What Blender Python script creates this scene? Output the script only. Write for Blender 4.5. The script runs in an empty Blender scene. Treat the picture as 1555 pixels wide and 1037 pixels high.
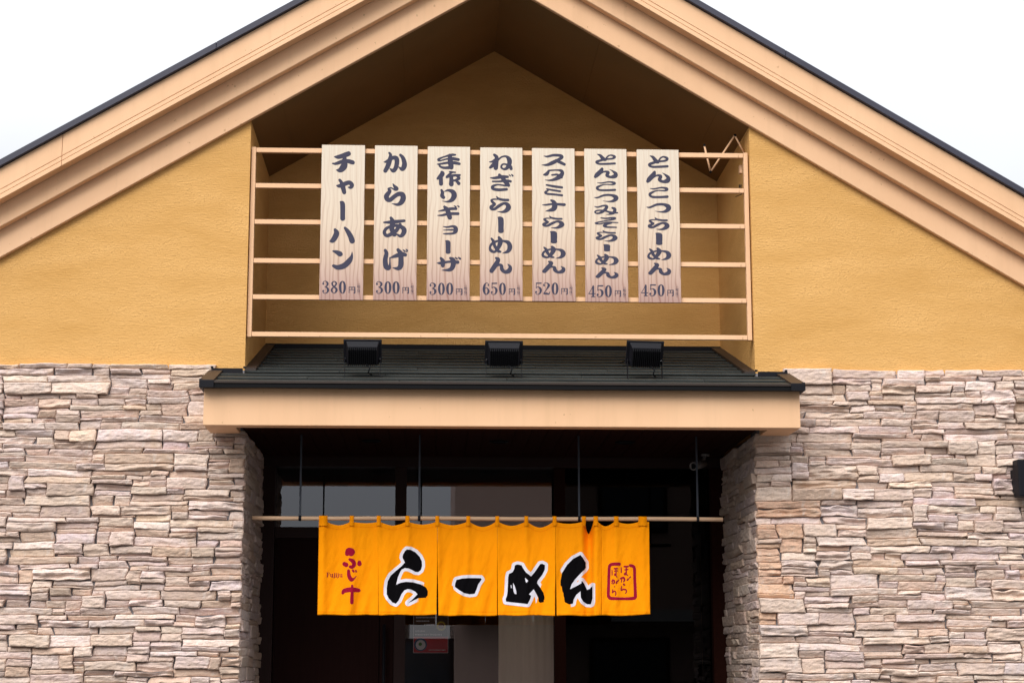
import bpy, bmesh, math, random
import numpy as np
from mathutils import Vector, Matrix, noise
random.seed(7)
SC = bpy.context.scene
COL = SC.collection

# ------------------------------------------------------------------ camera
EYE = 1.6; CAMD = 8.3
CF, CPITCH, CYAW, CROLL = 2729.4, .179638715, .0455109444, -.00105099730
def cam_axes():
    cy, sy = math.cos(CYAW), math.sin(CYAW); cp, sp = math.cos(CPITCH), math.sin(CPITCH)
    fwd = np.array([sy*cp, cy*cp, sp]); right = np.array([cy, -sy, 0.]); up = np.cross(right, fwd)
    r = right*math.cos(CROLL)+up*math.sin(CROLL); u = np.cross(r, fwd)
    return fwd, r, u
FWD, RGT, UPV = cam_axes()
def U(x, y, Y=0.):
    """survey measurement: where the sight line through a photo pixel meets the vertical plane Y -> (X, Z)"""
    d = FWD*CF+RGT*(x-777.5)-UPV*(y-518.5); t = (Y+CAMD)/d[1]
    return d[0]*t, d[2]*t+EYE
def UZ(x, y, z):
    d = FWD*CF+RGT*(x-777.5)-UPV*(y-518.5); t = (z-EYE)/d[2]
    return d[0]*t, d[1]*t-CAMD
cd = bpy.data.cameras.new('camera'); cam = bpy.data.objects.new('camera', cd); COL.objects.link(cam)
cd.sensor_width = 36; cd.lens = CF/1555*36; cd.clip_start = .1; cd.clip_end = 2000
cam.matrix_world = Matrix(((RGT[0], UPV[0], -FWD[0], 0), (RGT[1], UPV[1], -FWD[1], -CAMD), (RGT[2], UPV[2], -FWD[2], EYE), (0, 0, 0, 1)))
SC.camera = cam

# ------------------------------------------------------------------ sky, sun, exposure
SUN_EL, SUN_AZ = math.radians(40), math.radians(208)     # azimuth clockwise from +Y: in front of the facade, a little to the left
W = bpy.data.worlds.new('World'); SC.world = W; W.use_nodes = True
nt = W.node_tree; nt.nodes.clear()
def N(nt, t, **k):
    n = nt.nodes.new(t)
    for a, b in k.items():
        if a in n.bl_rna.properties.keys(): setattr(n, a, b)
        else: n.inputs[a.replace('_', ' ')].default_value = b
    return n
out = N(nt, 'ShaderNodeOutputWorld'); bg = N(nt, 'ShaderNodeBackground'); bg.inputs['Strength'].default_value = .1
sky = N(nt, 'ShaderNodeTexSky'); sky.sky_type = 'NISHITA'; sky.sun_disc = False; sky.sun_elevation = SUN_EL; sky.sun_rotation = SUN_AZ
tc = N(nt, 'ShaderNodeTexCoord'); sep = N(nt, 'ShaderNodeSeparateXYZ'); nt.links.new(tc.outputs['Generated'], sep.inputs[0])
# overcast dome: brighter towards the zenith, faint cloud structure
el = N(nt, 'ShaderNodeMapRange'); el.inputs['From Min'].default_value = 0; el.inputs['From Max'].default_value = 1
el.inputs['To Min'].default_value = 2.9; el.inputs['To Max'].default_value = 22
pw = N(nt, 'ShaderNodeMath'); pw.operation = 'POWER'; pw.inputs[1].default_value = 1.45; pw.use_clamp = True
mxz = N(nt, 'ShaderNodeMath'); mxz.operation = 'MAXIMUM'; mxz.inputs[1].default_value = 0.
nt.links.new(sep.outputs['Z'], mxz.inputs[0]); nt.links.new(mxz.outputs[0], pw.inputs[0]); nt.links.new(pw.outputs[0], el.inputs['Value'])
ns = N(nt, 'ShaderNodeTexNoise'); ns.inputs['Scale'].default_value = 2.2; ns.inputs['Detail'].default_value = 5
nt.links.new(tc.outputs['Generated'], ns.inputs['Vector'])
nr = N(nt, 'ShaderNodeMapRange'); nr.inputs['From Min'].default_value = .3; nr.inputs['From Max'].default_value = .7; nr.inputs['To Min'].default_value = .9; nr.inputs['To Max'].default_value = 1.12
nt.links.new(ns.outputs['Fac'], nr.inputs['Value'])
mul = N(nt, 'ShaderNodeMath'); mul.operation = 'MULTIPLY'; nt.links.new(el.outputs[0], mul.inputs[0]); nt.links.new(nr.outputs[0], mul.inputs[1])
cr = N(nt, 'ShaderNodeMix'); cr.data_type = 'RGBA'; cr.inputs['A'].default_value = (.95, .97, 1.02, 1); cr.inputs['B'].default_value = (1.0, 1.0, 1.0, 1)
nt.links.new(ns.outputs['Fac'], cr.inputs['Factor'])
vm = N(nt, 'ShaderNodeVectorMath'); vm.operation = 'SCALE'; nt.links.new(cr.outputs['Result'], vm.inputs[0]); nt.links.new(mul.outputs[0], vm.inputs['Scale'])
mx = N(nt, 'ShaderNodeMix'); mx.data_type = 'RGBA'; mx.inputs['Factor'].default_value = .9
nt.links.new(sky.outputs[0], mx.inputs['A']); nt.links.new(vm.outputs[0], mx.inputs['B'])
nt.links.new(mx.outputs['Result'], bg.inputs['Color']); nt.links.new(bg.outputs[0], out.inputs[0])
sd = bpy.data.lights.new('sun', 'SUN'); sd.energy = 1.5; sd.angle = math.radians(40); sd.color = (1, .96, .9)
so = bpy.data.objects.new('sun', sd); COL.objects.link(so)
sdir = Vector((math.sin(SUN_AZ)*math.cos(SUN_EL), math.cos(SUN_AZ)*math.cos(SUN_EL), math.sin(SUN_EL)))
so.rotation_euler = sdir.to_track_quat('Z', 'Y').to_euler(); so.location = (-6, -14, 14)
SC.view_settings.view_transform = 'Standard'; SC.view_settings.look = 'None'; SC.view_settings.gamma = 1
SC.view_settings.use_curve_mapping = False; SC.view_settings.exposure = .78
SC.render.engine = 'CYCLES'; SC.cycles.max_bounces = 8; SC.cycles.use_denoising = True
SC.cycles.transparent_max_bounces = 16; SC.cycles.caustics_reflective = False; SC.cycles.caustics_refractive = False

# ------------------------------------------------------------------ materials
def mat(name, col, rough=.8, metal=0., spec=.3, build=None):
    m = bpy.data.materials.new(name); m.use_nodes = True; t = m.node_tree; b = t.nodes['Principled BSDF']
    b.inputs['Base Color'].default_value = (*col, 1); b.inputs['Roughness'].default_value = rough
    b.inputs['Metallic'].default_value = metal; b.inputs['Specular IOR Level'].default_value = spec
    if build: build(t, b)
    return m
def L(t, a, b): t.links.new(a, b)
def coords(t, scale=(1, 1, 1), kind='Object'):
    c = N(t, 'ShaderNodeTexCoord'); mp = N(t, 'ShaderNodeMapping'); mp.inputs['Scale'].default_value = scale
    L(t, c.outputs[kind], mp.inputs[0]); return mp.outputs[0]
def noisef(t, vec, scale, detail=4, rough=.55, dist=0):
    n = N(t, 'ShaderNodeTexNoise'); n.inputs['Scale'].default_value = scale; n.inputs['Detail'].default_value = detail
    n.inputs['Roughness'].default_value = rough; n.inputs['Distortion'].default_value = dist; L(t, vec, n.inputs['Vector']); return n.outputs['Fac']
def ramp(t, fac, stops):
    r = N(t, 'ShaderNodeValToRGB'); e = r.color_ramp.elements
    e[0].position, e[0].color = stops[0][0], (*stops[0][1], 1); e[1].position, e[1].color = stops[-1][0], (*stops[-1][1], 1)
    for p, c in stops[1:-1]:
        q = e.new(p); q.color = (*c, 1)
    L(t, fac, r.inputs[0]); return r.outputs[0]
def mixc(t, fac, a, b, mode='MIX'):
    m = N(t, 'ShaderNodeMix'); m.data_type = 'RGBA'; m.blend_type = mode
    for s, v in (('Factor', fac), ('A', a), ('B', b)):
        if isinstance(v, (int, float)): m.inputs[s].default_value = v
        elif isinstance(v, tuple): m.inputs[s].default_value = (*v, 1)
        else: L(t, v, m.inputs[s])
    return m.outputs['Result']
def math_(t, op, a, b=0.):
    m = N(t, 'ShaderNodeMath'); m.operation = op
    for i, v in enumerate((a, b)):
        if isinstance(v, (int, float)): m.inputs[i].default_value = v
        else: L(t, v, m.inputs[i])
    return m.outputs[0]
def bump(t, b, h, dist, strength=1.):
    n = N(t, 'ShaderNodeBump'); n.inputs['Distance'].default_value = dist; n.inputs['Strength'].default_value = strength
    L(t, h, n.inputs['Height'])
    L(t, n.outputs[0], b.inputs['Normal'])
def rowcoords(t):   # horizontal trowel direction whichever way a wall faces: (x+y, z)
    c = N(t, 'ShaderNodeTexCoord'); s = N(t, 'ShaderNodeSeparateXYZ'); L(t, c.outputs['Object'], s.inputs[0])
    a = math_(t, 'ADD', s.outputs[0], s.outputs[1]); k = N(t, 'ShaderNodeCombineXYZ'); L(t, a, k.inputs[0]); L(t, s.outputs[2], k.inputs[2])
    return c.outputs['Object'], k.outputs[0]
def stucco_b(t, b):
    o, rc = rowcoords(t)
    mp = N(t, 'ShaderNodeMapping'); mp.inputs['Scale'].default_value = (22, 1, 230); L(t, rc, mp.inputs[0])
    lines = noisef(t, mp.outputs[0], 1, 3, .6)
    mp2 = N(t, 'ShaderNodeMapping'); mp2.inputs['Scale'].default_value = (1.5, 1, 5); L(t, rc, mp2.inputs[0])
    patch = noisef(t, mp2.outputs[0], 1.3, 4, .6, .4)
    grain = noisef(t, o, 120, 4, .6)
    crumbs = ramp(t, noisef(t, o, 95, 3, .6, .3), [(.52, (0, 0, 0)), (.7, (1, 1, 1))])
    pm = ramp(t, patch, [(.4, (.25,)*3), (.62, (1, 1, 1))])
    h = math_(t, 'ADD', math_(t, 'MULTIPLY', lines, .9), math_(t, 'MULTIPLY', grain, .5))
    h = math_(t, 'ADD', h, math_(t, 'MULTIPLY', math_(t, 'MULTIPLY', crumbs, pm), .6))
    bump(t, b, h, .005, .7)
    c = mixc(t, ramp(t, patch, [(.3, (0,)*3), (.7, (1,)*3)]), (.585, .32, .10), (.72, .415, .15))
    c = mixc(t, math_(t, 'MULTIPLY', ramp(t, lines, [(.35, (1,)*3), (.6, (0,)*3)]), .10), c, (.40, .20, .045))
    L(t, c, b.inputs['Base Color'])
M = {}
M['stucco'] = mat('ochre_stucco', (.62, .34, .10), .92, spec=.15, build=stucco_b)
def paint_b(t, b):
    o = coords(t); n1 = noisef(t, o, 1.7, 5, .6, .5); n2 = noisef(t, coords(t, (30, 30, 2)), 1, 3, .6)
    c = mixc(t, ramp(t, n1, [(.3, (0,)*3), (.75, (1,)*3)]), (.735, .448, .258), (.79, .50, .30))
    c = mixc(t, math_(t, 'MULTIPLY', ramp(t, n2, [(.6, (0,)*3), (.9, (1,)*3)]), .25), c, (.55, .33, .19))
    sp = ramp(t, noisef(t, o, 46, 2, .4), [(.735, (0,)*3), (.76, (1,)*3)]); c = mixc(t, math_(t, 'MULTIPLY', sp, .5), c, (.36, .19, .09))
    dr = noisef(t, coords(t, (14, 14, 1.2)), 1, 4, .6); c = mixc(t, math_(t, 'MULTIPLY', ramp(t, dr, [(.5, (0,)*3), (.75, (1,)*3)]), .16), c, (.50, .31, .17))
    L(t, c, b.inputs['Base Color']); bump(t, b, noisef(t, o, 140, 2), .001, .35)
M['soffit'] = mat('brown_soffit_board', (.36, .215, .11), .85, spec=.1, build=lambda t, b: L(t, mixc(t, noisef(t, coords(t), 3, 4), (.20, .118, .05), (.245, .145, .064)), b.inputs['Base Color']))
M['paint'] = mat('salmon_beige_paint', (.74, .46, .28), .6, spec=.25, build=paint_b)
def roofm_b(t, b):
    o = coords(t); n = noisef(t, o, 7, 5, .65); s = noisef(t, o, 260, 3, .7)
    c = mixc(t, ramp(t, n, [(.35, (0,)*3), (.7, (1,)*3)]), (.012, .016, .0155), (.027, .032, .030))
    c = mixc(t, ramp(t, s, [(.62, (0,)*3), (.72, (.6,)*3)]), c, (.09, .085, .075))
    L(t, c, b.inputs['Base Color']); bump(t, b, s, .003, .5)
M['slate'] = mat('dark_green_slate', (.035, .042, .04), .6, spec=.35, build=roofm_b)
M['roof_metal'] = mat('navy_roof_edge', (.033, .033, .052), .5, spec=.4, build=lambda t, b: (L(t, mixc(t, noisef(t, coords(t), 4, 5), (.024, .024, .04), (.046, .045, .068)), b.inputs['Base Color'])))
M['brown_flash'] = mat('dark_brown_flashing', (.028, .018, .014), .5, spec=.3)
M['black'] = mat('black_metal', (.004, .004, .005), .6, spec=.1)
M['black_matte'] = mat('black_coated_metal', (.006, .006, .009), .55, spec=.15)
M['hanger'] = mat('grey_steel', (.035, .04, .052), .5, .4)
M['screw'] = mat('bright_screw', (.7, .7, .72), .25, 1.)
def tint_wood(a, bb, scale):
    def f(t, b):
        n = noisef(t, coords(t, scale), 1, 5, .6, .6); L(t, mixc(t, n, a, bb), b.inputs['Base Color']); bump(t, b, n, .001, .3)
    return f
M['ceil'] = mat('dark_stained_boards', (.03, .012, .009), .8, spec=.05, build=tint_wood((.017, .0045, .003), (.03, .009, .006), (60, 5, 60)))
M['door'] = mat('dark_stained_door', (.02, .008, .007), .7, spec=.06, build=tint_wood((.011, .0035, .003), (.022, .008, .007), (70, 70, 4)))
M['frame'] = mat('dark_brown_frame', (.026, .012, .011), .5, spec=.15)
M['pole'] = mat('pale_wood_pole', (.58, .38, .24), .5, build=tint_wood((.48, .29, .17), (.68, .47, .31), (3, 60, 60)))
def stone_b(t, b):
    a = N(t, 'ShaderNodeAttribute'); a.attribute_name = 'tint'
    oi = N(t, 'ShaderNodeTexCoord'); o = oi.outputs['Object']
    mp = N(t, 'ShaderNodeMapping'); mp.inputs['Scale'].default_value = (10, 10, 34); L(t, o, mp.inputs[0])
    st = noisef(t, mp.outputs[0], 1, 6, .65, .8); bl = noisef(t, o, 13, 5, .6, .4); fine = noisef(t, o, 110, 4, .7)
    c = mixc(t, ramp(t, bl, [(.38, (0,)*3), (.68, (.65,)*3)]), a.outputs['Color'], (.62, .45, .33))
    c = mixc(t, ramp(t, st, [(.25, (.7,)*3), (.44, (0,)*3)]), c, (.37, .275, .25))
    c = mixc(t, ramp(t, noisef(t, o, 21, 4, .6, 1.), [(.55, (0,)*3), (.8, (.7,)*3)]), c, (.74, .66, .61))
    c = mixc(t, math_(t, 'MULTIPLY', ramp(t, fine, [(.3, (1,)*3), (.55, (0,)*3)]), .35), c, (.26, .2, .17))
    L(t, c, b.inputs['Base Color'])
    w = N(t, 'ShaderNodeTexVoronoi'); w.inputs['Scale'].default_value = 26; w.feature = 'SMOOTH_F1'
    mp3 = N(t, 'ShaderNodeMapping'); mp3.inputs['Scale'].default_value = (1, 1, 2.4); L(t, o, mp3.inputs[0]); L(t, mp3.outputs[0], w.inputs['Vector'])
    h = math_(t, 'ADD', math_(t, 'MULTIPLY', st, .8), math_(t, 'MULTIPLY', fine, .4))
    h = math_(t, 'ADD', h, math_(t, 'MULTIPLY', w.outputs['Distance'], .8))
    bump(t, b, h, .007, 1.)
M['stone'] = mat('split_ledge_stone', (.5, .42, .37), .9, spec=.15, build=stone_b)
M['mortar'] = mat('grey_mortar', (.20, .19, .20), .95, spec=.1, build=lambda t, b: bump(t, b, noisef(t, coords(t), 90), .004, .6))
def signw_b(t, b):
    c = N(t, 'ShaderNodeTexCoord'); s = N(t, 'ShaderNodeSeparateXYZ'); L(t, c.outputs['Object'], s.inputs[0])
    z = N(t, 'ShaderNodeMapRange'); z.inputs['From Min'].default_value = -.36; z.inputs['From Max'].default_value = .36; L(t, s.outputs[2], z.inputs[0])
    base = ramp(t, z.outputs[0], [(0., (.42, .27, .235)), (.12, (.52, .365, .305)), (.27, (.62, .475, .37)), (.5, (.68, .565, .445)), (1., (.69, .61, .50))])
    mp = N(t, 'ShaderNodeMapping'); mp.inputs['Scale'].default_value = (38, 1, 2.6); L(t, c.outputs['Object'], mp.inputs[0])
    mpa = N(t, 'ShaderNodeMapping'); mpa.inputs['Scale'].default_value = (9, 1, 3.2); L(t, c.outputs['Object'], mpa.inputs[0])
    n = noisef(t, mpa.outputs[0], 1, 2, .45, .3)
    ph = math_(t, 'ADD', math_(t, 'MULTIPLY', s.outputs[0], 46.), math_(t, 'MULTIPLY', n, 3.4))
    w = math_(t, 'ABSOLUTE', math_(t, 'SUBTRACT', math_(t, 'FRACT', ph), .5))
    lines = ramp(t, w, [(0., (1,)*3), (.09, (.5,)*3), (.24, (0,)*3)])
    lines = math_(t, 'MULTIPLY', lines, ramp(t, noisef(t, mp.outputs[0], .35, 2), [(.35, (.35,)*3), (.6, (1,)*3)]))
    mp2 = N(t, 'ShaderNodeMapping'); mp2.inputs['Scale'].default_value = (170, 1, 5); L(t, c.outputs['Object'], mp2.inputs[0])
    fib = noisef(t, mp2.outputs[0], 1, 2)
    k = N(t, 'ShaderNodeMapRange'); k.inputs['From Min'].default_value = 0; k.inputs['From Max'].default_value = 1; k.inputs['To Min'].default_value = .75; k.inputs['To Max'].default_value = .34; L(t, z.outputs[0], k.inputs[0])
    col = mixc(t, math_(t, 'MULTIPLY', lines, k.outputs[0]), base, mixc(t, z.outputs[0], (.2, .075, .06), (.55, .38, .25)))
    col = mixc(t, math_(t, 'MULTIPLY', ramp(t, fib, [(.4, (1,)*3), (.65, (0,)*3)]), .16), col, (.42, .26, .17))
    L(t, col, b.inputs['Base Color'])
M['signwood'] = mat('printed_wood_grain', (.7, .6, .48), .5, spec=.25, build=signw_b)
M['ink'] = mat('navy_grey_lettering', (.05, .048, .078), .6, spec=.15)
def cloth_b(t, b):
    o = coords(t); n = noisef(t, o, 5, 5, .6); wv = noisef(t, coords(t, (900, 1, 900)), 1, 1)
    cre = noisef(t, o, 24, 4, .6, 1.5)
    L(t, mixc(t, n, (.95, .28, .0006), (.98, .33, .001)), b.inputs['Base Color'])
    bump(t, b, math_(t, 'ADD', math_(t, 'MULTIPLY', wv, .08), math_(t, 'MULTIPLY', cre, .6)), .005, .5)
M['cloth'] = mat('orange_cotton', (.95, .28, .002), .85, spec=.08, build=cloth_b)
M['c_black'] = mat('black_print', (.004, .0035, .0045), .9, spec=.03)
M['c_white'] = mat('white_print', (.72, .70, .78), .8, spec=.1)
M['c_red'] = mat('crimson_print', (.30, .004, .03), .8, spec=.1)
M['seam'] = mat('orange_thread', (.80, .19, .001), .9, spec=.05)
def glass(name, refl, tint):
    m = bpy.data.materials.new(name); m.use_nodes = True; t = m.node_tree; t.nodes.clear()
    o = N(t, 'ShaderNodeOutputMaterial'); mixn = N(t, 'ShaderNodeMixShader'); tr = N(t, 'ShaderNodeBsdfTransparent'); gl = N(t, 'ShaderNodeBsdfGlossy')
    tr.inputs['Color'].default_value = (*tint, 1); gl.inputs['Roughness'].default_value = .0; gl.inputs['Color'].default_value = (.9, .91, 1, 1)
    f = N(t, 'ShaderNodeFresnel'); f.inputs['IOR'].default_value = 1.5
    k = math_(t, 'MULTIPLY', f.outputs[0], refl)
    L(t, k, mixn.inputs[0]); L(t, tr.outputs[0], mixn.inputs[1]); L(t, gl.outputs[0], mixn.inputs[2]); L(t, mixn.outputs[0], o.inputs[0])
    return m
M['glass'] = glass('clear_door_glass', 3.6, (.93, .9, .87))
M['glass_dark'] = glass('dark_film_glass', .3, (.12, .12, .13))
M['asphalt'] = mat('asphalt', (.07, .07, .07), .9, build=lambda t, b: L(t, mixc(t, noisef(t, coords(t), 3, 6), (.11, .108, .10), (.19, .185, .175)), b.inputs['Base Color']))
M['concrete'] = mat('pale_concrete', (.38, .37, .35), .85, build=lambda t, b: L(t, mixc(t, noisef(t, coords(t), 2, 6), (.34, .33, .31), (.44, .43, .40)), b.inputs['Base Color']))
M['render'] = mat('taupe_render', (.40, .275, .215), .85)
M['paving'] = mat('dark_paving', (.1, .1, .1), .9, build=lambda t, b: L(t, mixc(t, noisef(t, coords(t), 3, 6), (.045, .044, .042), (.075, .072, .07)), b.inputs['Base Color']))
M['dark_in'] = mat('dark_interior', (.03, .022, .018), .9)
M['curtain_in'] = mat('beige_curtain', (.42, .36, .30), .9, build=lambda t, b: L(t, mixc(t, noisef(t, coords(t, (18, 18, .6)), 1, 3), (.66, .55, .44), (.74, .63, .51)), b.inputs['Base Color']))
M['white_pl'] = mat('white_plastic', (.28, .26, .26), .5)
M['poster_black'] = mat('poster_black', (.015, .012, .012), .5)
M['poster_red'] = mat('poster_red', (.5, .03, .04), .5)
M['poster_white'] = mat('poster_white', (.6, .55, .58), .5)
M['poster_yellow'] = mat('poster_yellow', (.55, .42, .03), .5)
M['poster_brown'] = mat('poster_brown', (.18, .07, .035), .5)
M['poster_blue'] = mat('bowl_blue', (.05, .09, .18), .5)
M['poster_green'] = mat('spring_onion_green', (.08, .2, .05), .6)
M['win'] = mat('window_glass', (.03, .035, .04), .1, spec=.6)

# ------------------------------------------------------------------ helpers
def obj(name, me, m=None, parent=None, loc=None, kind=None):
    if m and not me.materials: me.materials.append(M[m] if isinstance(m, str) else m)
    o = bpy.data.objects.new(name, me); COL.objects.link(o)
    if parent: o.parent = parent
    if loc: o.location = loc
    if kind: o['kind'] = kind
    return o
def mesh(name, vs, fs):
    me = bpy.data.meshes.new(name); me.from_pydata([tuple(map(float, v)) for v in vs], [], fs); me.update(); return me
def thing(name, label, cat, loc=(0, 0, 0), group=None, rotz=0):
    o = bpy.data.objects.new(name, None); COL.objects.link(o); o.empty_display_size = .1
    o.location = loc; o.rotation_euler = (0, 0, rotz); o['label'] = label; o['category'] = cat
    if group: o['group'] = group
    return o
BOXF = [(0, 3, 2, 1), (4, 5, 6, 7), (0, 1, 5, 4), (1, 2, 6, 5), (2, 3, 7, 6), (3, 0, 4, 7)]
def boxv(x0, x1, y0, y1, z0, z1): return [(x0, y0, z0), (x1, y0, z0), (x1, y1, z0), (x0, y1, z0), (x0, y0, z1), (x1, y0, z1), (x1, y1, z1), (x0, y1, z1)]
def bevel(me, w, seg=2):
    bm = bmesh.new(); bm.from_mesh(me); bmesh.ops.recalc_face_normals(bm, faces=bm.faces)
    if w: bmesh.ops.bevel(bm, geom=bm.edges[:], offset=w, segments=seg, affect='EDGES', profile=.7)
    bm.to_mesh(me); bm.free(); return me
def box(name, x0, x1, y0, y1, z0, z1, m, parent=None, bv=.002, kind=None):
    """box with its origin at its centre"""
    c = ((x0+x1)/2, (y0+y1)/2, (z0+z1)/2)
    me = bevel(mesh(name, boxv(x0-c[0], x1-c[0], y0-c[1], y1-c[1], z0-c[2], z1-c[2]), BOXF), bv)
    o = obj(name, me, m, parent, kind=kind); pl = parent.location if parent else Vector((0, 0, 0))
    o.location = Vector(c)-Vector(pl); return o
def prism(name, poly, y0, y1, m, parent=None, bv=0, loc=None, kind=None):
    """polygon in XZ extruded from y0 to y1"""
    n = len(poly); vs = [(x, y0, z) for x, z in poly]+[(x, y1, z) for x, z in poly]
    fs = [tuple(range(n)), tuple(range(2*n-1, n-1, -1))]+[(i, i+n, (i+1) % n+n, (i+1) % n) for i in range(n)]
    me = bevel(mesh(name, vs, fs), bv, 1); o = obj(name, me, m, parent, kind=kind)
    if parent: o.location = -Vector(parent.location)
    return o
def tube(name, pts, r, m, parent=None, seg=8, loc=None):
    bm = bmesh.new(); rings = []; P = [Vector(p) for p in pts]
    for i, p in enumerate(P):
        d = (P[min(i+1, len(P)-1)]-P[max(i-1, 0)]).normalized()
        a = d.orthogonal().normalized() if i == 0 else (pa-d*pa.dot(d)).normalized(); pa = a; b_ = d.cross(a)
        rr = r[i] if isinstance(r, (list, tuple)) else r
        rings.append([bm.verts.new(p+(a*math.cos(t)+b_*math.sin(t))*rr) for t in [2*math.pi*k/seg for k in range(seg)]])
    for i in range(len(rings)-1):
        for k in range(seg): f = bm.faces.new((rings[i][k], rings[i][(k+1) % seg], rings[i+1][(k+1) % seg], rings[i+1][k])); f.smooth = True
    bm.faces.new(rings[0][::-1]); bm.faces.new(rings[-1])
    bmesh.ops.recalc_face_normals(bm, faces=bm.faces)
    me = bpy.data.meshes.new(name); bm.to_mesh(me); bm.free()
    o = obj(name, me, m, parent)
    if parent: o.location = -Vector(parent.location)
    return o

# ------------------------------------------------------------------ measured frame of the building
XC = .329; S = .597
XL, XR = -3.5, 4.16                      # wall ends
RX0, RX1 = -.867, 1.525                  # upper recess
RD = .99                                 # recess depth
Z = lambda r: r+EYE
A3, A2, A1, A1T, AD = Z(3.281), Z(3.413), Z(3.518), Z(3.671), Z(3.707)   # ridge heights of the barge board edges
ZS = Z(1.384)                            # top of the stone
def rz(a, x): return a-S*abs(x-XC)

# ground
g = mesh('ground', [(-300, -300, 0), (300, -300, 0), (300, 300, 0), (-300, 300, 0)], [(0, 1, 2, 3)]); obj('ground', g, 'paving', kind='structure')
rd = mesh('road', [(-300, -20, .004), (300, -20, .004), (300, -11, .004), (-300, -11, .004)], [(0, 1, 2, 3)]); obj('road', rd, 'asphalt', kind='structure')

# ------------------------------------------------------------------ building
B = thing('restaurant_building', 'gabled ochre stucco restaurant building with salmon barge boards and dark roof edge', 'building', (XC, 3, 0))
for s, xa, xb in ((-1, XL, RX0), (1, XR, RX1)):
    x0, x1 = min(xa, xb), max(xa, xb)
    prism('stucco_wall', [(x0, ZS-.02), (x1, ZS-.02), (x1, rz(A3, x1)+.15), (x0, rz(A3, x0)+.15)], 0, .16, 'stucco', B)
    # recess side wall behind it
    xi = xb; xo = xb+s*.12; a, b_ = min(xi, xo), max(xi, xo)
    prism('recess_side_wall', [(a, Z(1.1)), (b_, Z(1.1)), (b_, rz(A3, b_)+.03), (a, rz(A3, a)+.03)], .162, RD+.1, 'stucco', B)
    prism('backing_wall', [(x0, 0), (x1 if s < 0 else x1, 0), (x1, ZS-.022), (x0, ZS-.022)], -.004, .16, 'mortar', B)
# narrow wall above canopy sides is part of the stucco wall: extend stucco below the stone line beside the canopy
prism('recess_back_wall', [(RX0-.1, Z(1.13)), (RX1+.1, Z(1.13)), (RX1+.1, rz(A3, RX1+.1)+.02), (XC, A3+.02), (RX0-.1, rz(A3, RX0-.1)+.02)], RD, RD+.12, 'stucco', B)
for s in (-1, 1):
    xe = XC+s*1.32
    for xa, xb in ((0, .478), (.479, 1.05), (1.051, 1.32)):
        xa, xb = XC+s*xa, XC+s*xb
        prism('soffit_panel', [(xa, rz(A3, xa)+.002), (xb, rz(A3, xb)+.002), (xb, rz(A3, xb)+.03), (xa, rz(A3, xa)+.03)], -.028, RD+.1, 'soffit', B)
    prism('soffit_backing', [(XC, A3+.0305), (xe, rz(A3, xe)+.0305), (xe, rz(A3, xe)+.06), (XC, A3+.06)], -.028, RD+.1, 'soffit', B)
# barge boards
def band(name, lo, hi, y0, y1, m, s, xa=0., xb=4.4, bv=.003):
    xs = (XC+s*xa, XC+s*xb)
    return prism(name, [(xs[0], rz(lo, xs[0])), (xs[1], rz(lo, xs[1])), (xs[1], rz(hi, xs[1])), (xs[0], rz(hi, xs[0]))], y0, y1, m, B, bv)
for s in (-1, 1):
    band('lower_barge_board', A3, A2+.03, -.03, -.002, 'paint', s)
    band('middle_barge_board', A2, A1+.03, -.078, -.032, 'paint', s)
    joint = (2.05, 2.0515) if s < 0 else (3.1, 3.1015)
    for xa, xb in ((0, joint[0]), (joint[1], 4.4)):
        band('upper_barge_board', A1+.049, A1T, -.15, -.12, 'paint', s, xa, xb, .0015)
        band('barge_moulding', A1+.0255, A1+.0465, -.151, -.12, 'paint', s, xa, xb, .0015)
        band('barge_moulding', A1, A1+.0235, -.152, -.12, 'paint', s, xa, xb, .0015)
    band('barge_backing', A1+.001, A1T-.002, -.140, -.080, 'paint', s, 0, 4.4, 0)
    for k, (xa, xb) in enumerate(((0, 1.35), (1.3508, 2.7), (2.7008, 4.42))):
        band('roof_edge_trim', A1T+.002, AD, -.172, -.12, 'roof_metal', s, xa, xb, .002)
    band('roof_slab', A1T+.004, AD-.004, -.118, 7.3, 'roof_metal', s, 0, 4.4, 0)
    band('eave_soffit', A1T-.05, A1T-.002, -.076, 7.2, 'paint', s, 0, 4.4, 0)
for s, x in ((-1, XL), (1, XR)):
    a, b_ = (x, x+.16) if s < 0 else (x-.16, x)
    box('side_wall', a, b_, .162, 7, 0, rz(A1T, x)-.06, 'stucco', B, 0)
prism('rear_wall', [(XL, 0), (XR, 0), (XR, rz(A1T, XR)-.06), (XC, A1T-.06), (XL, rz(A1T, XL)-.06)], 7.001, 7.15, 'stucco', B)
# interior shell
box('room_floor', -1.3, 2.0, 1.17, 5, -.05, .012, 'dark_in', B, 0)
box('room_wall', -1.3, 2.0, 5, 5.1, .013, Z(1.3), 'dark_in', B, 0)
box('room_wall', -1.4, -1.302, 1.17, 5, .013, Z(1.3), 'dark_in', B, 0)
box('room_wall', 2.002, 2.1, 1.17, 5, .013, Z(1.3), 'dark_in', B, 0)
box('room_ceiling', -1.3, 2.0, 1.17, 5, Z(1.12), Z(1.2), 'dark_in', B, 0)

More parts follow.
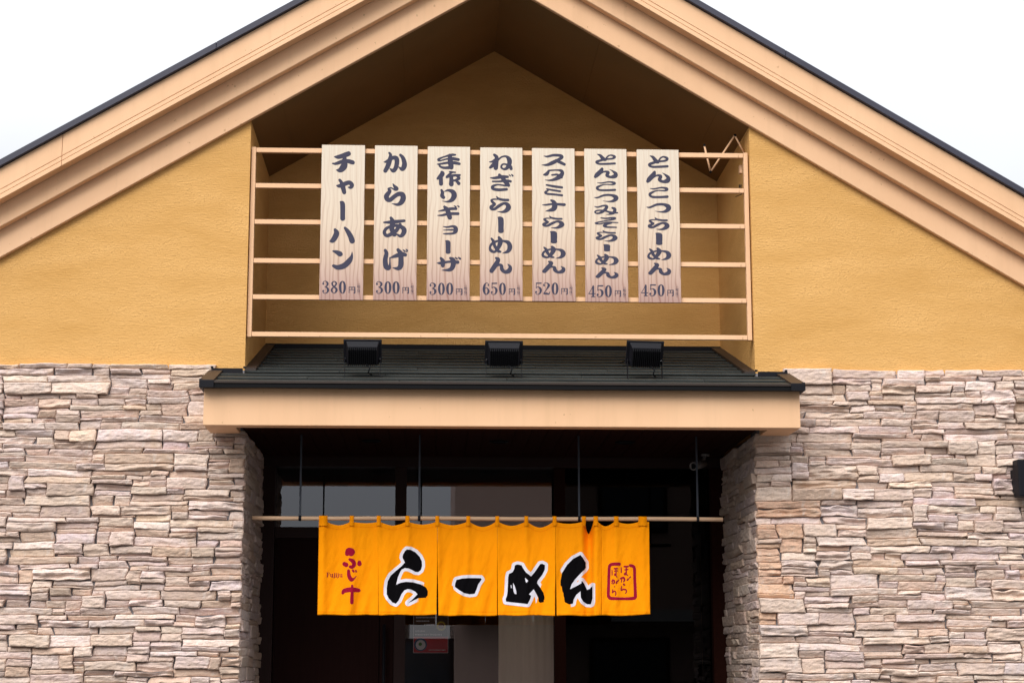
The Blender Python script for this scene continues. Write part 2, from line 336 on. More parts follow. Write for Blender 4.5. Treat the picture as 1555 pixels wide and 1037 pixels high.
# ------------------------------------------------------------------ stone walls
def pack(u0, u1, z0, z1, rng, unit=.0109, cell=.012):
    """random skyline packing of flat stones; returns rectangles (u0,u1,z0,z1)"""
    n = int(round((u1-u0)/cell)); cell = (u1-u0)/n; H = int(round((z1-z0)/unit)); unit = (z1-z0)/H
    sky_ = [0]*n; outl = []
    while True:
        m = min(sky_)
        if m >= H: break
        i = sky_.index(m); j = i
        while j < n and sky_[j] == m: j += 1
        w = j-i
        hl = sky_[i-1]-m if i > 0 else 0; hr = sky_[j]-m if j < n else 0
        q = rng.random()
        big = q > .86
        if big: h = rng.choice((4, 5, 5, 6)); Lw = rng.randint(9, 20)
        elif q < .2: h = rng.choice((1, 2, 2)); Lw = rng.randint(5, 22)
        else: h = rng.choice((2, 3, 3, 3, 3, 4)); Lw = rng.randint(6, 26)
        if hl and rng.random() < .4 and 2 <= hl <= 6: h = hl
        if hr and w <= Lw+3 and 2 <= hr <= 6 and rng.random() < .6: h = hr
        if w <= 3 and max(hl, hr): h = min([q for q in (hl, hr) if q] or [3]); h = min(h, 4)
        h = min(h, H-m)
        if H-m-h == 1: h += 1
        if w-Lw < 4: Lw = w
        Lw = min(Lw, w)
        if Lw > 26: Lw = rng.randint(10, 20)
        for k in range(i, i+Lw): sky_[k] = m+h
        outl.append((u0+i*cell, u0+(i+Lw)*cell, z0+m*unit, z0+(m+h)*unit))
    return outl
TINTS = [(min(.78, a*1.17), b*1.11, c*1.10) for a, b, c in [(.59, .485, .435), (.63, .53, .475), (.56, .47, .43), (.65, .545, .485), (.60, .505, .475), (.50, .405, .36), (.62, .50, .41), (.57, .485, .46), (.67, .575, .52), (.64, .55, .51), (.46, .37, .33), (.59, .51, .50), (.56, .43, .35)]]
def stone_geo(u0, u1, z0, z1, rng, warp=.008, lift=0., hug=0):
    """one split-face stone in (u, depth-out, z); returns verts, faces relative to nothing"""
    w, h = u1-u0, z1-z0
    gap = .0009; nx = max(3, min(13, int(w/.015)+1)); nz = max(2, min(6, int(h/.009)+1))
    p = rng.uniform(.013, .039) + (.008 if h > .045 else 0) + lift
    if h < .018: p *= .75
    tu, tz = rng.uniform(-.5, .5)*min(.016, w*.14), rng.uniform(-.3, .6)*.012
    sd_ = rng.random()*100
    # random end taper and edge waviness, inward only
    tl, bl, tr, br = [max(0, rng.gauss(-.1, .4))*min(.016, w*.13) for _ in range(4)]
    rough = rng.uniform(.15, .6) if rng.random() < .78 else rng.uniform(1.2, 2.4)
    def wv(u, k): return max(0., noise.noise(Vector((u*16, k*9.3, sd_)))*.75+.02)*min(.008, h*.17)*rough
    vs = []; NX, NZ = nx+3, nz+3
    us = [0, .0]+[(i+.5)/nx for i in range(nx)]+[1.]
    ring = []
    # parameter rows: outer back ring, edge ring, inner grid
    fu = [0., min(.12, .006/w)]+[min(.12, .006/w)+(1-2*min(.12, .006/w))*(i/(nx)) for i in range(1, nx)]+[1-min(.12, .006/w), 1.]
    ez = min(.25, .005/h)
    fz = [0., ez]+[ez+(1-2*ez)*(i/nz) for i in range(1, nz)]+[1-ez, 1.]
    NX, NZ = len(fu), len(fz)
    idx = {}
    for iz, c in enumerate(fz):
        for ix, a in enumerate(fu):
            lx = tl*c+bl*(1-c); rx = tr*c+br*(1-c)
            u = u0+gap+lx+(w-2*gap-lx-rx)*a
            zb = z0+gap+wv(u, 1); zt = z1-gap-wv(u, 2)
            z = zb+(zt-zb)*c
            edge = (ix in (0, NX-1)) or (iz in (0, NZ-1))
            led = noise.noise(Vector((u*7+sd_, z*55, sd_*.3)))
            d = p+tu*(a-.5)*2+tz*(c-.5)*2+led*.008*rough+noise.noise(Vector((u*24, z*70, sd_)))*.005*rough+noise.noise(Vector((u*60, z*110, sd_)))*.002
            if edge: d -= rng.uniform(.002, .006)
            d = max(.005, d)
            # coherent warp of the whole field so that neighbours still fit
            wz = noise.noise(Vector((u*4, z*6, 1.7)))*warp*1.2+noise.noise(Vector((u*13, z*16, 7)))*warp*.5+noise.noise(Vector((u*34, z*40, 3)))*warp*.16
            wu = noise.noise(Vector((u*7, z*24, 4.2)))*warp*1.5
            idx[ix, iz] = len(vs); vs.append((u+wu, d, z+wz, ))
    fs = []
    for iz in range(NZ-1):
        for ix in range(NX-1): fs.append((idx[ix, iz], idx[ix+1, iz], idx[ix+1, iz+1], idx[ix, iz+1]))
    loop = [idx[i, 0] for i in range(NX)]+[idx[NX-1, j] for j in range(1, NZ)]+[idx[i, NZ-1] for i in range(NX-2, -1, -1)]+[idx[0, j] for j in range(NZ-2, 0, -1)]
    b0 = len(vs)
    for k in loop: vs.append((vs[k][0], -.003, vs[k][2]))
    n = len(loop)
    for k in range(n): fs.append((loop[(k+1) % n], loop[k], b0+k, b0+(k+1) % n))
    return vs, fs
def project(P):
    d = np.array(P)-np.array([0, -CAMD, EYE]); f = d@FWD
    return 777.5+CF*(d@RGT)/f, 518.5-CF*(d@UPV)/f
def paint_mesh(me, cols):
    ca = me.color_attributes.new('tint', 'FLOAT_COLOR', 'POINT')
    ca.data.foreach_set('color', np.array([(*c, 1) for c in cols], dtype=np.float32).ravel())
def stone_wall(label, patches, seed, loc, warm):
    """patches: list of (rects, mapper(u, d, z) -> world, flip, lift)"""
    T = thing('stone_wall', label, 'stone wall', loc)
    rng = random.Random(seed); items = []
    for rects, mp, flip, isrev in patches:
        for r in rects:
            vs, fs = stone_geo(*r, rng, warp=.007 if not isrev else .004, lift=0)
            V = [mp(v[0], v[1]*(.62 if isrev else 1.)+(.008 if isrev else 0), v[2]) for v in vs]
            if flip: fs = [f[::-1] for f in fs]
            c = np.array(rng.choice(TINTS))*rng.uniform(.82, 1.07)*np.array((1, rng.uniform(.97, 1.02), rng.uniform(.93, 1.05)))
            ctr = np.mean(V, 0)
            q = warm(ctr, rng)
            if q: c = c*.3+np.array(q)*.7
            px = [project(v) for v in (V[0], V[-1], *V[::5])]
            xs, ys = [a[0] for a in px], [a[1] for a in px]
            vis = max(0, min(max(xs), 1555)-max(min(xs), 0))*max(0, min(max(ys), 1037)-max(min(ys), 0))
            items.append((vis, V, fs, tuple(c), ctr))
    items.sort(key=lambda t: -t[0])
    for vis, V, fs, c, ctr in items[:300]:
        me = mesh('stone', [(v[0]-ctr[0], v[1]-ctr[1], v[2]-ctr[2]) for v in V], fs); paint_mesh(me, [c]*len(V))
        o = obj('stone', me, 'stone', T); o.location = Vector(ctr)-Vector(loc)
    VV, FF, CC = [], [], []
    for vis, V, fs, c, ctr in items[300:]:
        b0 = len(VV); VV += [(v[0]-loc[0], v[1]-loc[1], v[2]-loc[2]) for v in V]; FF += [tuple(i+b0 for i in f) for f in fs]; CC += [c]*len(V)
    me = mesh('small_stones', VV, FF); paint_mesh(me, CC); obj('small_stones', me, 'stone', T, kind='stuff')
    return T, items
SX0, SX1 = -.853, 1.508                  # stone corners of the entrance
rng = random.Random(11)
CUTZ = Z(1.08)
def frontrects(x0, x1, quoin_side):
    r = []
    # above the canopy line the stones stop beside the canopy
    top = pack(x0, -1.0, CUTZ, ZS, rng) if quoin_side > 0 else pack(1.655, x1, CUTZ, ZS, rng)
    vis = pack(x0, x1, Z(-.22), CUTZ, rng)
    low = pack(x0, x1, .02, Z(-.22), rng, .022, .024)
    return top+vis+low
def revrects(): return pack(.0, 1.0, Z(-.22), CUTZ-.01, rng, .0125, .02)+pack(.0, 1.0, .02, Z(-.22), rng, .025, .04)
def warmL(c, r): return (.58, .40, .30) if r.random() < .05 else None
def warmR(c, r):
    if c[0] < 1.68 and c[1] < .0 and EYE+.1 < c[2] < EYE+.75 and r.random() < .62: return (.66, .36, .20)
    if r.random() < .25: return (.66, .515, .425)
    return None
for side in (-1, 1):
    if side < 0:
        pt = [(frontrects(XL, SX0, 1), lambda u, d, z: (u, -d, z), False, False),
              (revrects(), lambda u, d, z: (-.882+d, u, z), False, True)]
        stone_wall('pale stacked ledge stone wall left of the entrance beside the dark brown door', pt, 21, (-2.2, 0, 0), warmL)
    else:
        pt = [(frontrects(SX1, XR, -1), lambda u, d, z: (u, -d, z), False, False),
              (revrects(), lambda u, d, z: (1.537-d, u, z), True, True)]
        stone_wall('tan stacked ledge stone wall right of the entrance with orange corner stones and black lamp', pt, 22, (2.8, 0, 0), warmR)
# return walls behind the reveal stones
box('entrance_side_wall', -1.03, -.883, .162, 1.0, 0, Z(1.09), 'mortar', B, 0)
box('entrance_side_wall', 1.538, 1.68, .162, 1.0, 0, Z(1.09), 'mortar', B, 0)

# ------------------------------------------------------------------ entrance canopy
CZ0, CZF = Z(1.062), Z(1.243)
CX0, CX1, CY = -1.010, 1.663, -.336
C = thing('entrance_canopy', 'salmon fascia canopy with dark green slate roof over the shop entrance', 'canopy', (XC, 0, CZ0))
box('fascia_board', CX0, CX1, CY, CY+.085, CZ0, CZF, 'paint', C, .003)
for a, b_ in ((CX0, CX0+.135), (CX1-.135, CX1)):
    box('side_fascia', a, b_, CY+.087, -.047, CZ0, CZF, 'paint', C, .003)
# ceiling boards
nb = 32; cw = (1.50+.86)/nb
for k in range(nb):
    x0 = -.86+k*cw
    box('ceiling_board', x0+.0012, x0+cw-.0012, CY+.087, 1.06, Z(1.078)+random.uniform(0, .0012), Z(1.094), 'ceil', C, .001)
box('ceiling_deck', -.87, 1.52, CY+.09, 1.06, Z(1.097), Z(1.11), 'black', C, 0)
for px, py in ((564, 669), (757.5, 670), (949, 671)):
    x, y = UZ(px, py, Z(1.077))
    r = .047; bm = bmesh.new()
    rings = [[bm.verts.new((x+rr*math.cos(a), y+rr*math.sin(a), zz)) for a in [2*math.pi*i/24 for i in range(24)]] for rr, zz in ((r, Z(1.077)), (r, Z(1.072)), (r*.82, Z(1.071)), (r*.7, Z(1.076)))]
    for i in range(3):
        for k in range(24): bm.faces.new((rings[i][k], rings[i][(k+1) % 24], rings[i+1][(k+1) % 24], rings[i+1][k]))
    bm.faces.new(rings[-1]); bmesh.ops.recalc_face_normals(bm, faces=bm.faces); me = bpy.data.meshes.new('downlight'); bm.to_mesh(me); bm.free()
    o = obj('downlight', me, 'black', C); o.location = -C.location
# roof: plane z = ZR0 + SR*(y-YR0)
YR0, ZR0, SR = -.372, Z(1.243), .293
def rp(y): return ZR0+SR*(y-YR0)
def sheet(name, x0, x1, ya, yb, z_a, z_b, th, m, xa1=None, xb1=None):
    """slab following the slope between ya and yb (z given at its top)"""
    vs = [(x0, ya, z_a-th), (x1, ya, z_a-th), (x1, yb, z_b-th), (x0, yb, z_b-th), (x0, ya, z_a), (x1, ya, z_a), (x1, yb, z_b), (x0, yb, z_b)]
    c = np.mean(vs, 0); me = bevel(mesh(name, [tuple(np.array(v)-c) for v in vs], BOXF), 0)
    o = obj(name, me, m, C); o.location = Vector(c)-C.location; return o
sheet('roof_deck', CX0+.01, CX1-.01, YR0+.03, -.047, rp(YR0+.03)-.004, rp(-.047)-.004, .02, 'black')
sheet('roof_deck', RX0+.002, RX1-.002, -.045, RD-.002, rp(-.045)-.004, rp(RD)-.004, .02, 'black')
ncr = 12; ys_ = np.linspace(YR0-.004, RD-.01, ncr+1)
for k in range(ncr):
    ya, yb = ys_[k], ys_[k+1]+.02
    if yb > RD-.003: yb = RD-.003
    inside = ya > -.06
    x0, x1 = (RX0+.004, RX1-.004) if inside else (CX0+.0, CX1-.0)
    if not inside and yb > -.05: yb = -.048
    cuts = [x0]; st = x0+(.45 if k % 2 else .9)*random.uniform(.8, 1.1)
    while st < x1-.15: cuts.append(st); st += .9
    cuts.append(x1)
    for a, b_ in zip(cuts, cuts[1:]):
        e = random.uniform(0, .0015)
        sheet('shingle', a+.0012, b_-.0012, ya, yb, rp(ya)+.0135+e, rp(yb)+.003+e, .0065, 'slate')
# eave: dark edge strip with a slightly wavy lower lip
n = 60; vs = []; fs = []
for i in range(n+1):
    x = CX0-.012+(CX1-CX0+.024)*i/n; wz = .0022*noise.noise(Vector((x*2.2, 3, 1)))+.0012*noise.noise(Vector((x*7, 3, 1)))
    zt = rp(YR0)-.0005; zb = Z(1.2225)+wz
    vs += [(x, YR0-.012, zt), (x, YR0-.016, zt-.004), (x, YR0-.016, zb), (x, YR0-.004, zb-.001), (x, CY-.002, zb+.004), (x, CY-.002, zt)]
for i in range(n):
    for k in range(6): a = i*6+k; b_ = i*6+(k+1) % 6; fs.append((a, b_, b_+6, a+6))
fs += [(5, 4, 3, 2, 1, 0), tuple(n*6+k for k in range(6))]
me = bevel(mesh('eave_trim', vs, fs), 0); o = obj('eave_trim', me, 'black', C); o.location = -C.location
box('drip_edge', CX0-.004, CX1+.004, YR0-.0185, YR0-.006, rp(YR0)-.0002, rp(YR0)+.0105, 'brown_flash', C, .001)
for s, xo, xw in ((-1, CX0, RX0), (1, CX1, RX1)):
    a, b_ = (xo-.014, xo+.048) if s < 0 else (xo-.048, xo+.014)
    sheet('verge_trim', a, b_, YR0-.02, -.047, rp(YR0-.02)+.020, rp(-.047)+.020, .024, 'brown_flash')
    box('verge_cap', a-.001, b_+.001, YR0-.024, YR0-.018, Z(1.222), rp(YR0-.02)+.017, 'black_matte', C, .001)
    box('verge_side', *((xo-.016, xo-.002) if s < 0 else (xo+.002, xo+.016)), YR0-.016, -.047, Z(1.224), Z(1.262), 'black_matte', C, .001)
    a, b_ = (xw+.001, xw+.052) if s < 0 else (xw-.052, xw-.001)
    sheet('wall_flashing', a, b_, -.01, RD-.004, rp(-.01)+.024, rp(RD)+.024, .012, 'brown_flash')
    a, b_ = (xo-.004, xw-.004) if s < 0 else (xw+.004, xo+.004)
    box('wall_flashing', a, b_, -.062, -.044, rp(-.05)+.001, rp(-.05)+.026, 'black_matte', C, .001)
    # little folded upstands at the ends of the flashing
    for xx in ((xo-.002), (xw-s*.004)):
        box('flashing_upstand', xx-.006, xx+.006, -.056, -.046, rp(-.05)+.027, rp(-.05)+.036, 'black_matte', C, .001)
box('wall_flashing', RX0+.004, RX1-.004, RD-.03, RD-.002, rp(RD)-.004, rp(RD)+.022, 'black_matte', C, .001)
# soffit strip between fascia and stone on the wall above the entrance
box('entrance_lintel', SX0-.02, SX1+.02, .02, .155, Z(1.112), Z(1.34), 'mortar', B, 0)

# ------------------------------------------------------------------ railing in the recess
RY = .035
R_ = thing('balcony_rail', 'salmon painted metal frame of six horizontal bars across the gable recess', 'railing', (XC, RY, Z(1.54)))
zt_l, zb_l = U(385, 227, RY)[1], U(383, 505.5, RY)[1]
bars = [((385, 227), (1130, 237)), ((383, 281.5), (1130, 289.5)), ((382, 336.5), (1132, 343.7)), ((380, 395), (1134, 402.5)), ((379, 450), (1136, 457)), ((383, 505.5), (1138, 514))]
PX0, PX1 = RX0+.004, RX1-.006
zc = []
for l, r in bars:
    z = (U(*l, RY-.012)[1]+U(*r, RY-.012)[1])/2; zc.append(z)
    box('bar', PX0+.0215, PX1-.0215, RY-.011, RY+.011, z-.011, z+.011, 'paint', R_, .0015)
for a in (PX0, PX1-.020): box('post', a, a+.020, RY-.014, RY+.014, zc[-1]-.0135, zc[0]+.0135, 'paint', R_, .0015)
# bent arm and small fittings at the top right
zz = [U(*p, .12) for p in ((1069.4, 221), (1079, 261.4), (1115.9, 205.9), (1129.6, 232))]
D_ = thing('folding_arm', 'thin salmon zigzag metal arm sticking out at the top right end of the rail', 'bracket', (1.45, .12, Z(2.45)))
for (a, b_) in zip(zz, zz[1:]): tube('arm_link', [(a[0], .12, a[1]), (b_[0], .12, b_[1])], .0048, 'paint', D_, 6)
for a in zz[:3]: tube('pivot', [(a[0], .112, a[1]), (a[0], .128, a[1])], .0058, 'black', D_, 8)
a = U(1126, 255, .05); box('arm_clamp', a[0]-.006, a[0]+.008, .07, .1, a[1]-.02, a[1]+.02, 'paint', D_, .001)
K = thing('cable_clip', 'small black cable clip on the right post of the rail', 'clip', (1.49, .05, Z(2.33)))
for dx in (0, .007): a = U(1122+dx*340, 284, .04); box('clip', a[0]-.002, a[0]+.002, .02, .03, a[1]-.009, a[1]+.007, 'black', K, 0)
a = U(1127, 295, .02); b_ = U(1117, 299, .06); tube('wire', [(a[0], .018, a[1]), (b_[0], .06, b_[1])], .002, 'black', K, 5)

# ------------------------------------------------------------------ lettering: brush strokes -> distance field -> contour mesh
def cr(pts, step):
    P = np.array(pts, float)
    if len(P) == 1: return P
    if len(P) == 2: n = max(2, int(np.hypot(*(P[1]-P[0])[:2])/step)+1); return np.array([P[0]+(P[1]-P[0])*i/n for i in range(n+1)])
    Q = np.vstack([2*P[0]-P[1], P, 2*P[-1]-P[-2]]); o = []
    for i in range(1, len(Q)-2):
        n = max(2, int(np.hypot(*(Q[i+1]-Q[i])[:2])/step)+1)
        for k in range(n):
            t = k/n; o.append(.5*((2*Q[i])+(-Q[i-1]+Q[i+1])*t+(2*Q[i-1]-5*Q[i]+4*Q[i+1]-Q[i+2])*t*t+(-Q[i-1]+3*Q[i]-3*Q[i+1]+Q[i+2])*t**3))
    o.append(P[-1]); return np.array(o)
def circles(strokes, straight=False):
    C_ = []
    for s in strokes:
        P = np.array(s, float); step = max(1., np.ptp(P[:, 0])+np.ptp(P[:, 1]))/60
        C_.append(cr(s, step))
    c = np.vstack(C_); c[:, 2] = np.maximum(c[:, 2], .5)/2; return c
def sdf_circ(c, X, Y):
    d = np.full(X.shape, 1e9)
    for i in range(0, len(c), 64):
        k = c[i:i+64]; d = np.minimum(d, (np.hypot(X[..., None]-k[:, 0], Y[..., None]-k[:, 1])-k[:, 2]).min(-1))
    return d
def sdf_poly(poly, X, Y):
    P = np.array(poly, float); d = np.full(X.shape, 1e9); ins = np.zeros(X.shape, bool)
    for a, b_ in zip(P, np.roll(P, -1, 0)):
        e = b_-a; t = np.clip(((X-a[0])*e[0]+(Y-a[1])*e[1])/max(1e-9, e@e), 0, 1)
        d = np.minimum(d, np.hypot(X-a[0]-t*e[0], Y-a[1]-t*e[1]))
        c = ((a[1] > Y) != (b_[1] > Y)) & (X < (b_[0]-a[0])*(Y-a[1])/((b_[1]-a[1]) or 1e-9)+a[0]); ins ^= c
    return np.where(ins, -d, d)
def march(X, Y, D, VS, FS, pos):
    """append the D<0 region to VS/FS; pos(x,y)->3D"""
    ny, nx = D.shape; cache = {}
    def vert(key, x, y):
        if key not in cache: cache[key] = len(VS); VS.append(pos(x, y))
        return cache[key]
    for j in range(ny-1):
        for i in range(nx-1):
            q = (D[j, i], D[j, i+1], D[j+1, i+1], D[j+1, i])
            if min(q) >= 0: continue
            cs = ((j, i), (j, i+1), (j+1, i+1), (j+1, i)); poly = []
            for k in range(4):
                a, b_ = cs[k], cs[(k+1) % 4]; da, db = q[k], q[(k+1) % 4]
                if da < 0: poly.append(vert(a, X[a], Y[a]))
                if (da < 0) != (db < 0):
                    t = da/(da-db); kk = (min(a, b_), max(a, b_))
                    poly.append(vert(kk, X[a]+(X[b_]-X[a])*t, Y[a]+(Y[b_]-Y[a])*t))
            if len(poly) >= 3: FS.append(tuple(poly[::-1]))
G = {}
G['chi'] = [[(240,203,12),(290,205,50),(350,190,60),(400,172,64),(425,163,62)],[(215,288,14),(260,290,36),(340,265,50),(410,258,52),(470,272,56),(482,277,50)],[(375,200,40),(372,260,66),(370,310,84),(350,345,84),(312,375,56),(264,372,8)]]
G['ya'] = [[(312,508,36),(335,540,44),(350,580,60),(365,640,58),(372,665,52)],[(270,578,12),(310,583,48),(370,560,56),(430,540,56),(468,560,54),(470,588,50),(450,603,36),(418,598,8)]]
G['bar'] = [[(322,793,18),(345,812,56),(349,870,60),(349,960,58),(349,1008,60)]]
G['ha'] = [[(232,112,32),(250,150,62),(235,195,66),(205,240,56),(172,250,16)],[(350,92,30),(380,130,50),(415,190,62),(433,240,66),(435,248,60)]]
G['n_kata'] = [[(208,377,18),(250,390,44),(285,408,60),(297,412,52)],[(212,548,34),(265,566,56),(340,545,66),(400,490,62),(428,440,34),(434,385,6)]]
G['ka'] = [[(962,150,26),(980,180,40),(965,260,62),(940,330,60),(912,383,54)],[(890,270,8),(930,262,36),(1010,215,50),(1055,225,62),(1062,280,60),(1045,350,56),(1012,383,50),(968,352,8)],[(1108,177,34),(1140,215,50),(1160,280,62),(1155,330,66),(1130,362,50),(1085,335,10)]]
G['ra'] = [[(1010,560,14),(1030,590,36),(1058,620,50),(1035,634,26),(985,610,18),(952,622,26),(968,650,46),(945,685,56),(925,720,66),(936,758,58),(975,763,56),(1030,720,54),(1080,690,56),(1130,695,64),(1143,740,72),(1120,795,62),(1070,825,38),(992,812,6)]]
G['a'] = [[(8,26,8),(45,24,18),(90,18,13)],[(36,3,11),(43,22,19),(40,58,20),(50,86,18)],[(74,36,13),(55,68,18),(22,90,17),(9,74,14),(22,52,14),(60,41,15),(87,55,20),(89,75,20),(76,92,15),(56,80,5)]]
G['ge'] = [[(838,360,34),(852,400,48),(838,480,56),(850,560,62),(885,575,42),(893,520,20),(893,450,14)],[(900,450,14),(960,430,44),(1030,408,56),(1075,415,44)],[(990,355,40),(1020,400,56),(1025,480,62),(1020,550,62),(990,580,46),(925,572,6)],[(1050,355,12),(1070,372,22)],[(1085,350,14),(1100,365,20),(1088,380,12)]]
G['te'] = [[(440,180,24),(390,182,34),(300,205,22),(225,238,30),(240,258,20),(330,235,22),(400,230,42),(480,243,38)],[(205,303,8),(240,300,24),(350,283,32),(430,285,42),(493,298,34)],[(372,185,40),(375,250,64),(385,320,66),(390,345,56)],[(390,345,44),(300,350,34),(250,335,28),(228,308,16)]]
G['saku'] = [[(265,405,38),(270,430,62),(240,470,56),(210,492,30)],[(252,470,50),(254,562,54)],[(370,402,26),(440,408,20)],[(400,408,24),(355,440,26),(325,465,22)],[(325,478,22),(400,452,36),(498,445,28)],[(388,465,46),(388,568,62)],[(472,462,40),(490,490,36),(455,508,34)],[(420,518,30),(450,520,32),(485,558,46)]]
G['ri'] = [[(262,638,30),(275,670,42),(270,710,52),(288,733,46)],[(300,655,10),(350,640,32),(410,660,58),(428,710,72),(400,765,56),(340,790,24),(268,781,5)]]
G['gi_kata'] = [[(220,918,10),(280,905,28),(380,885,38),(455,885,34)],[(210,973,10),(270,970,28),(370,950,38),(482,950,38)],[(300,860,34),(335,895,58),(360,960,66),(372,1000,60)],[(430,848,14),(452,858,20)],[(475,846,14),(492,858,22)]]
G['yo'] = [[(262,70,8),(310,78,22),(380,68,28),(413,90,50),(412,130,50),(380,155,28),(300,160,22),(262,158,8)],[(262,116,6),(320,112,18),(400,112,22)]]
G['za'] = [[(190,513,8),(240,512,34),(340,497,28),(440,502,42)],[(238,455,28),(262,490,50),(262,540,48)],[(352,455,30),(385,480,56),(385,540,60),(350,588,44),(245,597,5)],[(412,450,16),(432,462,20)],[(450,448,16),(470,462,26)]]
G['ne'] = [[(955,175,32),(985,210,50),(980,290,58),(975,350,56)],[(890,270,10),(930,265,28),(985,240,56)],[(980,275,56),(930,320,48),(902,343,32)],[(985,260,30),(1050,205,22),(1110,198,30),(1150,240,60),(1150,300,56),(1120,350,44),(1080,365,28),(1046,340,26),(1060,305,24),(1100,300,24),(1160,330,46),(1175,360,40)]]
G['gi'] = [[(905,478,12),(960,480,34),(1060,465,42),(1130,465,32)],[(935,525,22),(1020,525,26),(1120,515,32),(1168,525,32)],[(1022,440,36),(1060,480,48),(1110,540,58),(1140,575,44)],[(1110,582,24),(1000,568,22),(935,592,38),(945,622,40),(1020,635,38),(1115,628,36)],[(1150,440,14),(1166,455,16)],[(1180,435,14),(1195,452,24)]]
G['ra2'] = [[(985,725,14),(1010,752,30),(1070,768,34),(1135,770,34)],[(1005,762,14),(950,760,22),(916,775,26),(945,810,38),(962,828,30),(915,862,48),(925,890,34),(965,885,38),(1020,845,42),(1080,815,36),(1125,828,50),(1140,870,66),(1110,908,52),(1060,926,28),(992,920,5)]]
G['me'] = [[(845,215,20),(870,250,38),(890,310,38),(930,365,38),(958,376,26)],[(940,205,32),(960,250,56),(935,320,48),(890,375,30),(842,362,38),(830,320,28),(860,275,32),(930,245,26),(1000,248,28),(1055,268,48),(1074,320,60),(1050,370,42),(980,395,5)]]
G['n'] = [[(905,457,28),(930,480,48),(890,550,58),(850,608,54)],[(880,572,26),(930,540,28),(968,547,38),(975,590,46),(1010,622,40),(1060,608,56),(1074,565,40),(1046,530,10)]]
G['su'] = [[(222,192,6),(270,200,26),(350,183,34),(430,187,38),(458,207,42),(420,238,40),(340,280,50),(270,308,34),(195,310,6)],[(380,252,36),(440,278,40),(490,303,36)]]
G['ta'] = [[(290,383,28),(262,425,46),(225,435,20)],[(300,380,22),(390,375,20),(450,385,38),(462,420,50),(430,460,60),(370,493,42),(300,508,22),(235,502,5)],[(330,438,22),(400,435,28),(455,470,30)]]
G['mi_kata'] = [[(262,572,22),(350,590,32),(458,605,30)],[(265,625,20),(340,640,26),(435,655,26)],[(290,640,12),(250,667,34),(270,688,28),(350,695,28),(460,708,28)]]
G['na'] = [[(202,832,6),(250,832,22),(350,822,28),(490,830,36)],[(318,775,24),(355,800,50),(365,850,70),(340,888,54),(245,911,5)]]
G['to'] = [[(925,172,8),(965,190,34),(1000,232,48),(1028,243,38)],[(1028,240,22),(1060,198,20),(1100,184,20),(1145,205,34),(1120,228,26),(1040,238,24),(960,255,32),(915,275,32),(950,298,26),(1050,298,28),(1148,293,28)]]
G['n2'] = [[(990,357,34),(975,390,58),(925,440,60),(902,467,40)],[(960,432,18),(1020,397,22),(1070,408,40),(1055,448,44),(1100,472,34),(1160,458,58),(1168,425,48),(1130,390,22),(1087,364,4)]]
G['ko'] = [[(920,540,6),(980,545,18),(1080,530,20),(1150,547,34),(1120,566,20),(1040,564,14),(980,575,20),(920,607,34),(950,638,28),(1050,642,28),(1155,637,30)]]
G['tsu'] = [[(885,735,6),(930,738,22),(1020,707,28),(1110,707,32),(1170,740,60),(1140,778,40),(1080,790,18),(985,780,4)]]
G['mi'] = [[(887,850,8),(930,860,22),(1010,840,24),(1050,852,38),(1030,890,42),(980,930,34),(920,945,22),(893,925,20),(930,905,20),(1020,908,22),(1100,932,28),(1190,937,20)],[(1122,870,26),(1155,890,42),(1140,935,42),(1080,957,18),(1040,959,6)]]
G['so'] = [[(30,8,10),(50,12,14),(82,6,14),(80,20,13),(45,33,11),(8,50,12),(20,60,10),(58,46,13),(97,48,9)],[(70,52,11),(45,68,16),(50,84,16),(90,88,12)]]
G['yen'] = [[(8,6,9),(8,95,9)],[(8,8,10),(88,8,10)],[(88,8,16),(88,92,16),(72,94,8)],[(48,10,12),(48,50,12)],[(10,50,7),(86,50,7)]]
G['zei'] = [[(2,10,7),(30,4,7)],[(18,8,8),(18,95,8)],[(2,32,7),(34,32,7)],[(16,36,6),(2,62,6)],[(20,36,6),(34,55,6)],[(52,2,7),(60,16,7)],[(88,2,7),(78,16,7)],[(48,22,8),(92,22,8),(92,48,8),(48,48,8),(48,22,8)],[(60,50,8),(56,78,8),(40,95,6)],[(76,50,8),(78,88,8),(98,88,8),(98,74,6)]]
G['nuki'] = [[(2,25,7),(34,25,7)],[(18,4,8),(18,90,8),(8,88,6)],[(2,60,7),(34,50,7)],[(44,22,7),(98,22,7)],[(66,2,8),(60,45,8),(40,94,6)],[(58,44,7),(88,44,7),(76,72,8),(46,96,6)],[(58,52,7),(76,78,8),(98,94,8)]]
G['par_t'] = [[(5,90,9),(25,40,10),(50,20,10),(75,40,10),(95,90,9)]]
G['par_b'] = [[(5,10,9),(25,60,10),(50,80,10),(75,60,10),(95,10,9)]]
G['0'] = [[(50,4,7),(72,26,24),(80,75,32),(72,124,24),(50,146,7),(28,124,24),(20,75,32),(28,26,24),(50,4,7)]]
G['3'] = [[(20,34,24)],[(13,28,8),(26,9,8),(50,4,8),(72,22,24),(74,42,26),(58,64,10),(38,70,6)],[(44,70,7),(72,84,22),(80,108,30),(70,134,16),(46,146,8),(22,140,8),(11,122,8)],[(20,118,24)]]
G['8'] = [[(50,4,8),(76,24,20),(72,46,20),(48,66,18),(28,46,20),(26,24,20),(50,4,8)],[(50,70,18),(76,92,26),(80,116,28),(50,147,8),(20,120,22),(22,95,20),(50,70,10)]]
G['5'] = [[(24,11,14),(84,11,16)],[(24,10,8),(21,70,8)],[(21,70,7),(46,56,9),(74,76,26),(80,102,30),(70,132,18),(46,147,8),(22,141,8),(12,122,8)],[(21,118,24)]]
